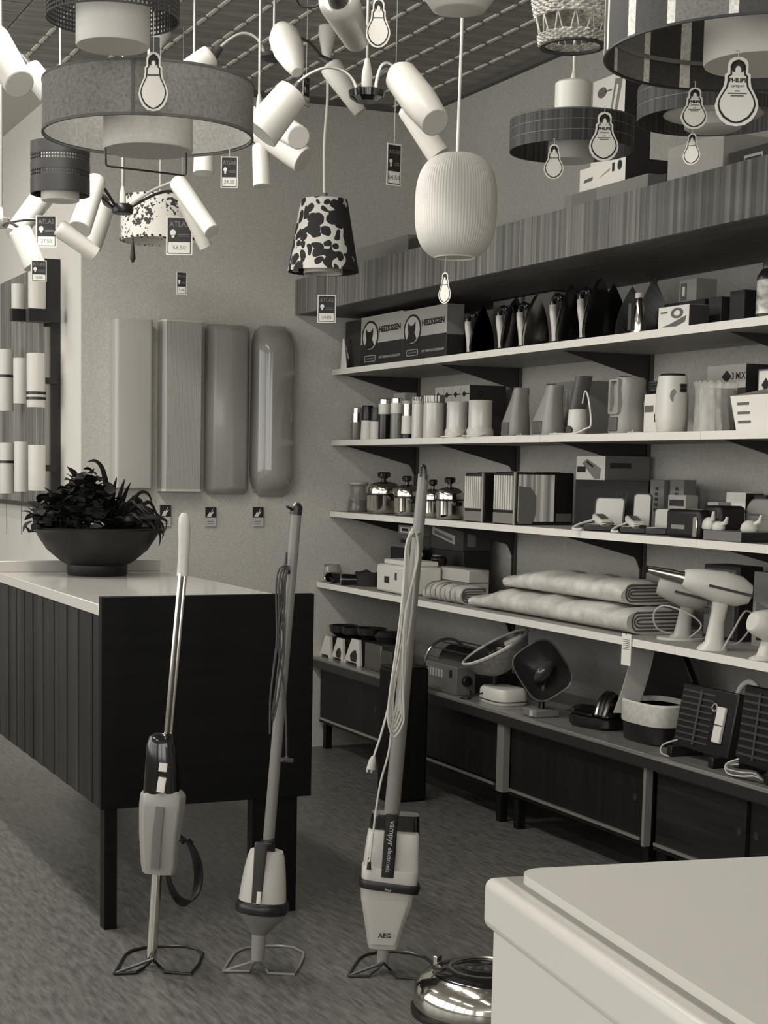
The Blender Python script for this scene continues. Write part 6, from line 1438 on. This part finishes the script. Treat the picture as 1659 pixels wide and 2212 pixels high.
spot_heater('white-fronted appliance with a black bowl and dark opening, second from the far end', 715, 741, 1381, 2.95, True)
spot_heater('white-fronted appliance with a black bowl and dark opening, third from the far end', 742, 777, 1384, 2.95, True)
t, w, h, o = bx('steel_toaster', 'low steel box appliance behind the looped broom cord on the counter', 'appliance', SC_, 2.95, 787, 822, 1395, 0.14, mat(120, 0.25, 0.8), bevel=0.004); obj('black_lid', MB().lathe([(0.05, h), (0.068, h + 0.03), (0.05, h + 0.05)], 28, T((0, 0.08, 0))), BLACK, t)
t, w, h, o = bx('small_appliance', 'small dark square appliance in front of the steel box', 'appliance', SC_, 2.925, 822, 845, 1410, 0.04, mat(60, 0.4), bevel=0.003)
# grill with hood and radiator
c = spot(955, SC_, 3.06); t = thing('table_grill', 'dark table grill with a domed rack and chrome arch behind the control box heater', 'grill', c, SIDE)
obj('pan', MB().box(-0.2, 0.2, 0, 0.24, 0, 0.05), mat(34, 0.4), t, bevel=0.006)
obj('drip_tray', MB().box(-0.19, 0.19, 0.01, 0.23, 0.05, 0.062), mat(70, 0.3, 0.5), t)
for s in (-0.19, 0.19): obj('arch', MB().tube([(s, 0.015 + 0.21 * (0.5 - 0.5 * cos(a)), 0.055 + 0.105 * sin(a)) for a in [pi * q / 14 for q in range(15)]], 0.006, 8), mat(170, 0.25, 0.8), t)
for i in range(7):
    a = pi * (i + 1) / 8; obj('rack_bar', MB().tube([(-0.19, 0.015 + 0.21 * (0.5 - 0.5 * cos(a)), 0.055 + 0.105 * sin(a)), (0.19, 0.015 + 0.21 * (0.5 - 0.5 * cos(a)), 0.055 + 0.105 * sin(a))], 0.003, 6), GREYD, t)
obj('hood', MB().rings([[Vector((s, 0.07 + 0.16 * (0.5 - 0.5 * cos(a)), 0.06 + 0.08 * sin(a))) for a in [pi * q / 12 for q in range(13)]] for s in (-0.18, 0.18)]), mat(36, 0.45), t)
t, w, h, o = bx('fan_heater', 'grey box heater with a row of louvres and a round black knob', 'heater', SC_, 2.935, 918, 985, 1442, 0.085, mat(100, 0.45), bevel=0.003)
for i in range(6): fp(t, -w * .42 + i * w * .09, -w * .38 + i * w * .09, h * .5, h * .8, mat(170, 0.4), 'louvre', th=0.003)
fp(t, w * .3, w * .36, h * .6, h * .85, BLACK, 'switch', th=0.003)
obj('knob', MB().lathe([(0.022, 0), (0.02, 0.012), (0.016, 0.014)], 24, T((w / 2, 0.045, h * .5)) @ RY(pi / 2)), BLACK, t)
obj('cord', MB().tube(spline([(w * .5 + 0.002, 0.06, 0.02), (w * .75, 0.03, 0.004), (w * .9, -0.01, 0.004), (w * 0.8, -0.025, 0.004)], 4), 0.003, 6), BLACK, t)
# bowl-shaped radiant lamps
def radiant(label, uc, vc, X, wpx, ratio, az, el, m_out, m_in, base, z=SC_, cage=True, tri=False):
    p = P(uc, vc, x=X); k = KD(p); R = wpx / 2 / k
    t = thing('radiant_lamp', label, 'heater', (p.x, p.y, z), 0, 'bowl-shaped radiant heaters')
    n = Vector((-0.446, 0.16, 0.847)).normalized(); C0 = Vector((0, 0, p.z - z))
    M0 = T(C0) @ (n.to_track_quat('Z', 'Y').to_matrix().to_4x4())
    D_ = R * 0.72
    if not tri:
        obj('reflector', MB().lathe([(0.001, -D_), (R * .45, -D_ * .93), (R * .8, -D_ * .55), (R, 0), (R * .985, 0.004), (R * .96, 0.0), (R * .75, -D_ * .5), (R * .4, -D_ * .84), (0.001, -D_ * .9)], 40, M0), m_out, t)
        obj('inner_dish', MB().lathe([(0.001, -D_ * .88), (R * .39, -D_ * .82), (R * .74, -D_ * .48), (R * .95, -0.002)], 40, M0, False, False), m_in, t)
        obj('rim', MB().lathe([(R * 0.95, 0.0), (R * 1.01, -0.003), (R * 1.02, 0.004), (R * 0.96, 0.007)], 40, M0, closed=True), mat(205, 0.3), t)
    obj('element', MB().tube([M0 @ Vector((R * .5 * cos(a) * (1 if tri is False else .6), R * .2 * sin(a), -D_ * .2)) for a in [2 * pi * q / 16 for q in range(16)]], 0.007, 8, closed=True), CHROME, t)
    return t, M0, R, D_, C0
t, M0, R, D_, C0 = radiant('large pale radiant heater bowl tilted upward on a white base', 1070, 1398, 3.02, 158, 0.3, radians(250), radians(52), mat(150, 0.55, kind='noise', amt=0.12), mat(40, 0.3), None)
obj('bulb_holder', MB().tube([M0 @ (M0.to_3x3().inverted() @ (C0 * 0 + Vector((0.02, -0.05, 0.012))) + Vector((0, 0, 0.0))), M0 @ (M0.to_3x3().inverted() @ Vector((0.06, -0.10, 0.05)))], [0.016, 0.012], 12), mat(205, 0.3), t)
obj('stem', MB().tube([C0 + Vector((0, 0, -D_ * 0.75)), Vector((0, 0, 0.05))], 0.012, 10), BLACK, t)
obj('base', MB().rings([[Vector((x, y, q)) for x, y, _ in se(0.068 * f, 0.10 * f, 28, 4)] for q, f in ((0, 0.95), (0.008, 1), (0.05, 0.95), (0.06, 0.85))], M=T((0.0, -0.07, 0))), mat(208, 0.35), t)
obj('base_line', MB().rings([[Vector((x, y, q)) for x, y, _ in se(0.069, 0.101, 28, 4)] for q in (0.012, 0.016)], M=T((0, -0.07, 0))), GREYD, t)
obj('cord', MB().tube(spline([(-0.065, -0.03, 0.035), (-0.09, 0.0, 0.02), (-0.085, 0.1, 0.004)], 4), 0.0028, 6), BLACK, t)
# dark reflector
p = P(1172, 1448, x=2.99); k = KD(p)
t = thing('radiant_lamp', 'dark pointed radiant heater shell with a glossy dome inside, on a small foot', 'heater', (p.x, p.y, SC_), 0, 'bowl-shaped radiant heaters')
nrm = Vector((-0.66, -0.66, 0.42)).normalized(); M0 = T((0, 0, p.z - SC_)) @ nrm.to_track_quat('Z', 'Y').to_matrix().to_4x4()
def tri_ring(s, q): return [Vector((x * s, y * s, q)) for x, y in [((xx * 0.78 - yy * 0.62), (xx * 0.62 + yy * 0.78)) for xx, yy, _ in se(52 / k, 66 / k, 40, 3.6)]]
obj('shell', MB().rings([tri_ring(.3, -0.07), tri_ring(.75, -0.045), tri_ring(1.0, 0), tri_ring(.97, 0.004), tri_ring(.93, 0.0), tri_ring(.7, -0.035), tri_ring(.2, -0.055)], M=M0), mat(34, 0.35), t)
obj('rim', MB().tube([M0 @ v for v in tri_ring(1.0, 0.003)], 0.003, 6, closed=True), mat(110, 0.3, 0.5), t)
obj('dome', MB().ball((0, 0, -0.02), (0.024, 0.05, 0.035), 20, M0 @ RZ(-0.6)), mat(60, 0.08, coat=0.6), t)
obj('arm', MB().tube([M0 @ Vector((0, 0, -0.06)), Vector((0.0, 0.0, 0.05)), Vector((0, 0, 0.02))], 0.012, 10), BLACK, t)
obj('foot', MB().box(-0.05, 0.05, -0.045, 0.045, 0, 0.028), mat(120, 0.4), t, bevel=0.004); obj('socket', MB().box(-0.056, -0.05, -0.03, -0.012, 0.004, 0.024), mat(190, 0.4), t)
# waffle iron
c = spot(1268, SC_, 3.0); t = thing('waffle_iron', 'black waffle iron with a ridged chrome handle and a bright front corner', 'waffle iron', c, SIDE + 0.25)
obj('base', MB().rings([[Vector((x, y + 0.09, q)) for x, y, _ in se(0.10 * f, 0.10 * f, 24, 5)] for q, f in ((0, .9), (0.01, 1), (0.035, 1), (0.04, .95))]), BLACK, t)
obj('lid', MB().rings([[Vector((x, y + 0.09, q)) for x, y, _ in se(0.098 * f, 0.098 * f, 24, 5)] for q, f in ((0.042, .97), (0.046, 1), (0.062, .97), (0.074, .78), (0.076, .6))]), BLACK_GLOSS, t)
obj('bright_edge', MB().tube([(-0.095, 0.05, 0.05), (-0.09, -0.006, 0.05), (0.02, -0.012, 0.05)], 0.003, 6), CHROME, t)
for i in range(3): obj('handle_rib', MB().tube(spline([(0.0 + i * 0.02, 0.13 - i * .01, 0.075), (0.01 + i * 0.02, 0.10 - i * .01, 0.115), (0.035 + i * 0.02, 0.03, 0.105), (0.05 + i * 0.018, -0.01, 0.05)], 5), 0.009, 8), mat(190, 0.15, 1.0) if i != 1 else BLACK, t)
# fan heater with tall back plate
c = spot(1376, SC_, 3.0); t = thing('scoop_heater', 'cream curved-front heater on a black base with a tall pale back flap', 'heater', c, SIDE)
rgl = lambda a, b, q, n=28: [Vector((x, y + 0.08, q)) for x, y, _ in se(a, b, n, 3.4)]
obj('base', MB().rings([rgl(.11, .08, 0.0), rgl(.116, .086, 0.006), rgl(.12, .09, 0.062)]), BLACK, t)
obj('drum', MB().rings([rgl(.122, .092, 0.062), rgl(.124, .094, 0.066), rgl(.124, .094, 0.128), rgl(.118, .088, 0.134), rgl(.106, .077, 0.118)]), mat(198, 0.45, kind='noise', amt=0.06), t)
obj('grille', MB().rings([rgl(.107, .078, 0.112), rgl(.107, .078, 0.118)]), BLACK, t)
rg = []
for q in (0.08, 0.12, 0.16, 0.20, 0.24, 0.28, 0.30):
    bx_, by_ = -0.125 + 0.9 * (q - 0.08) * 0.10, -0.005 + 0.9 * (q - 0.08) * 0.25 - 0.6 * (q - .2) ** 2
    rg.append([Vector((bx_, by_, q)), Vector((bx_ + 0.03, by_ + 0.070, q)), Vector((bx_ + 0.037, by_ + 0.067, q)), Vector((bx_ + 0.007, by_ - 0.003, q))])
obj('back_flap', MB().rings(rg, smooth=False), mat(150, 0.4), t, bevel=0.002); obj('flap_rib', MB().box(-0.003, 0.003, -0.006, 0.004, 0.16, 0.26, T((-0.10, 0.065, 0)) @ RZ(0.4)), mat(200, 0.4), t, bevel=0.002)
obj('flap_arm', MB().tube([(-0.11, 0.03, 0.085), (-0.10, 0.05, 0.05)], 0.012, 8), BLACK, t)
# big dark open lid behind
c = spot(1400, SC_, 3.2); t = thing('roaster', 'large black roaster with its angular lid raised, behind the cream heater', 'appliance', c, SIDE)
obj('body', MB().box(-0.12, 0.2, 0, 0.16, 0, 0.10), mat(20, 0.5), t, bevel=0.006)
obj('lid', MB().plate([(-0.12, 0.1), (-0.12, 0.24), (-0.05, 0.3), (0.1, 0.27), (0.17, 0.18), (0.2, 0.1)], 0.05, 0.075), mat(22, 0.4), t, bevel=0.003); obj('lid_edge', MB().tube([(-0.05, 0.05, 0.302), (0.1, 0.05, 0.272), (0.17, 0.05, 0.182)], 0.003, 6), GREYD, t)
# panel radiators leaning back
def panel_heater(label, u0, u1, v0, v1, X, tilt, switch, group='black grille panel heaters'):
    z0 = SC_ + 0.03
    ya, yb = ys(u0, X, z0), ys(u1, X, z0); w = ya - yb; h = zs(v1, X, yb) - z0
    t = thing('panel_heater', label, 'heater', (X, (ya + yb) / 2, SC_), SIDE, group)
    Mx = T((0, 0.0, 0.03)) @ RX(-tilt)
    o = obj('panel', MB().box(-w / 2, w / 2, 0, 0.03, 0, h, Mx), mat(18, 0.4), t, bevel=0.004)
    for i in range(9):
        z = h * (0.12 + 0.095 * i); obj('grille_slat', MB().box(-w * .46, w * (.12 if switch else .46), -0.004, 0.0, z, z + h * .03, Mx), mat(62, 0.35), o)
    obj('grille_post', MB().box(-w * .14, -w * .11, -0.006, -0.002, h * .08, h * .93, Mx), mat(70, 0.35), o)
    if switch:
        obj('switch', MB().box(w * .22, w * .36, -0.012, 0, h * .2, h * .75, Mx), mat(215, 0.35), t, bevel=0.003, label='white switch'); obj('switch_gap', MB().box(w * .22, w * .36, -0.0125, -0.011, h * .46, h * .48, Mx), GREYD, t)
        obj('pilot_ring', MB().lathe([(0.011, 0), (0.014, 0.003), (0.011, 0.006), (0.008, 0.003)], 20, Mx @ T((w * .14, -0.0, h * .72)) @ RX(pi / 2), closed=True), mat(150, 0.3), t)
    for s in (-1, 1): obj('foot', MB().box(s * w * .38 - 0.012, s * w * .38 + 0.012, -0.035, 0.09, 0, 0.032), BLACK, t, bevel=0.003)
    return t, w, h, Mx
t, w, h, Mx = panel_heater('black grille panel heater with a white switch and a white handle ring', 1452, 1570, 1600, 1498, 2.98, 0.18, True)
obj('handle_ring', MB().tube([Mx @ Vector((w * .42 + 0.05 * cos(a), 0.05, h * .93 + 0.055 * sin(a))) for a in [2 * pi * q / 24 for q in range(24)]], 0.009, 10, closed=True), mat(205, 0.35), t)
obj('cord', MB().tube(spline([(-w * .4, 0.0, 0.05), (-w * .52, -0.03, 0.03), (-w * .48, -0.045, 0.008), (-w * .3, -0.05, 0.004)], 4), 0.003, 6), mat(170, 0.5), t)
t, w, h, Mx = panel_heater('black grille panel heater at the right photo edge with a pale cord', 1588, 1690, 1640, 1500, 2.97, 0.1, False)
for i in range(4):
    obj('cord_loop', MB().tube(spline([(-w * .3, -0.02, 0.05 - i * .008), (-w * .45 + i * .01, -0.04, 0.03), (-w * .35, -0.05, 0.008 + i * .006), (-w * .05, -0.05, 0.01 + i * .006), (w * .2, -0.045, 0.02 + i * .004), (w * .35, -0.04, 0.015)], 4), 0.003, 6), mat((190, 90, 180, 70)[i], 0.5), t)
obj('bell', MB().lathe([(0.012, 0), (0.011, 0.006), (0.003, 0.01)], 16, T((-w * .9, -0.03, 0))), CHROME, t) if False else None

# ================================================================== boxes stored on the canopy
ZP = 2.1385
t, w, h, o = bx('storage_carton', 'flat grey carton on the canopy behind the ribbed globe', 'box', ZP, 2.83, 800, 880, 512, 0.2, mat(105, 0.8)) if False else bx('storage_carton', 'long low grey carton on the canopy at its far end', 'box', ZP, 2.85, 770, 880, 506, 0.25, mat(112, 0.8), zbase=ZP)
t, w, h, o = bx('storage_carton', 'dark low carton on the canopy beside the ribbed globe', 'box', ZP, 2.85, 882, 935, 502, 0.2, mat(44, 0.8))
t, w, h, o = bx('storage_carton', 'grey carton on the canopy under the white lettered carton', 'box', ZP, 2.85, 1218, 1398, 374, 0.3, mat(126, 0.8)); fp(t, -w * .4, -w * .1, h * .1, h * .95, mat(112, 0.8)); zc1 = ZP + h
t, w, h, o = bx('printed_carton', 'white lettered carton lying on the grey carton, under the straw ring pendant', 'box', ZP, 2.87, 1251, 1350, 338, 0.16, PAPER, zbase=zc1 + 0.0005)
obj('printed_bar', MB().plate([(-w * .4, h * .38), (-w * .38, h * .52), (-w * .2, h * .56), (-w * .21, h * .42)], -0.001, 0), GREYINK, t); fp(t, w * .22, w * .27, h * .55, h * .9, INK, 'printed_bar', y=-0.0006); obj('printed_disc', MB().plate(ell(w * .045, h * .2, 14, w * .38, h * .74), -0.001, 0), INK, t); obj('printed_swoosh', MB().plate([(-w * .06, h * .42), (w * .16, h * .62), (w * .17, h * .72), (w * .0, h * .52)], -0.001, 0), mat(150, 0.7), t); fp(t, -w / 2, w / 2, 0.0, h * .07, INK); sp(t, w, 0, 0.16, 0.001, h, mat(40, 0.7)); zc2 = zc1 + h
t, w, h, o = bx('mixer_carton', 'tall white carton picturing a whisk and mixer, above the straw ring pendant', 'box', ZP, 2.9, 1275, 1345, 150, 0.10, PAPER, zbase=zc2 + 0.001); sp(t, w, 0, 0.10, 0.001, h - 0.001, mat(36, 0.7), 'printed_side')
obj('printed_grip', MB().plate([(w * .0, h * .4), (w * .2, h * .95), (w * .42, h * .92), (w * .2, h * .38)], -0.001, 0), mat(125, 0.7), t); obj('printed_slot', MB().plate([(w * .1, h * .5), (w * .25, h * .88), (w * .31, h * .86), (w * .16, h * .48)], -0.0016, -0.0009), PAPER, t)
obj('printed_disc', MB().plate(ell(w * .2, h * .14, 24, -w * .2, h * .5), -0.001, 0), INK, t); obj('printed_whisk', MB().plate(ell(w * .14, h * .06, 16, -w * .2, h * .84), -0.001, 0).box(-w * .1, w * .1, -0.001, 0, h * .83, h * .845), GREYINK, t)
t, w, h, o = bx('storage_carton', 'dark block added for the shaded gap between cartons on the canopy', 'box', ZP, 2.85, 1400, 1438, 374, 0.25, mat(58, 0.8))  # no carton here: a dark block fills in the shade between the boxes
t, w, h, o = bx('storage_carton', 'tall pale carton on the canopy under the rear straw ring', 'box', ZP, 2.85, 1440, 1560, 285, 0.3, mat(160, 0.8))
t, w, h, o = bx('storage_carton', 'dark carton with a white label on the canopy at the right photo edge', 'box', ZP, 2.85, 1572, 1700, 296, 0.3, mat(52, 0.8)); fp(t, -w * .22, w * .1, h * .3, h * .66, mat(170, 0.7), 'printed_label'); fp(t, -w * .2, w * .08, h * .42, h * .52, INK, y=-0.001)
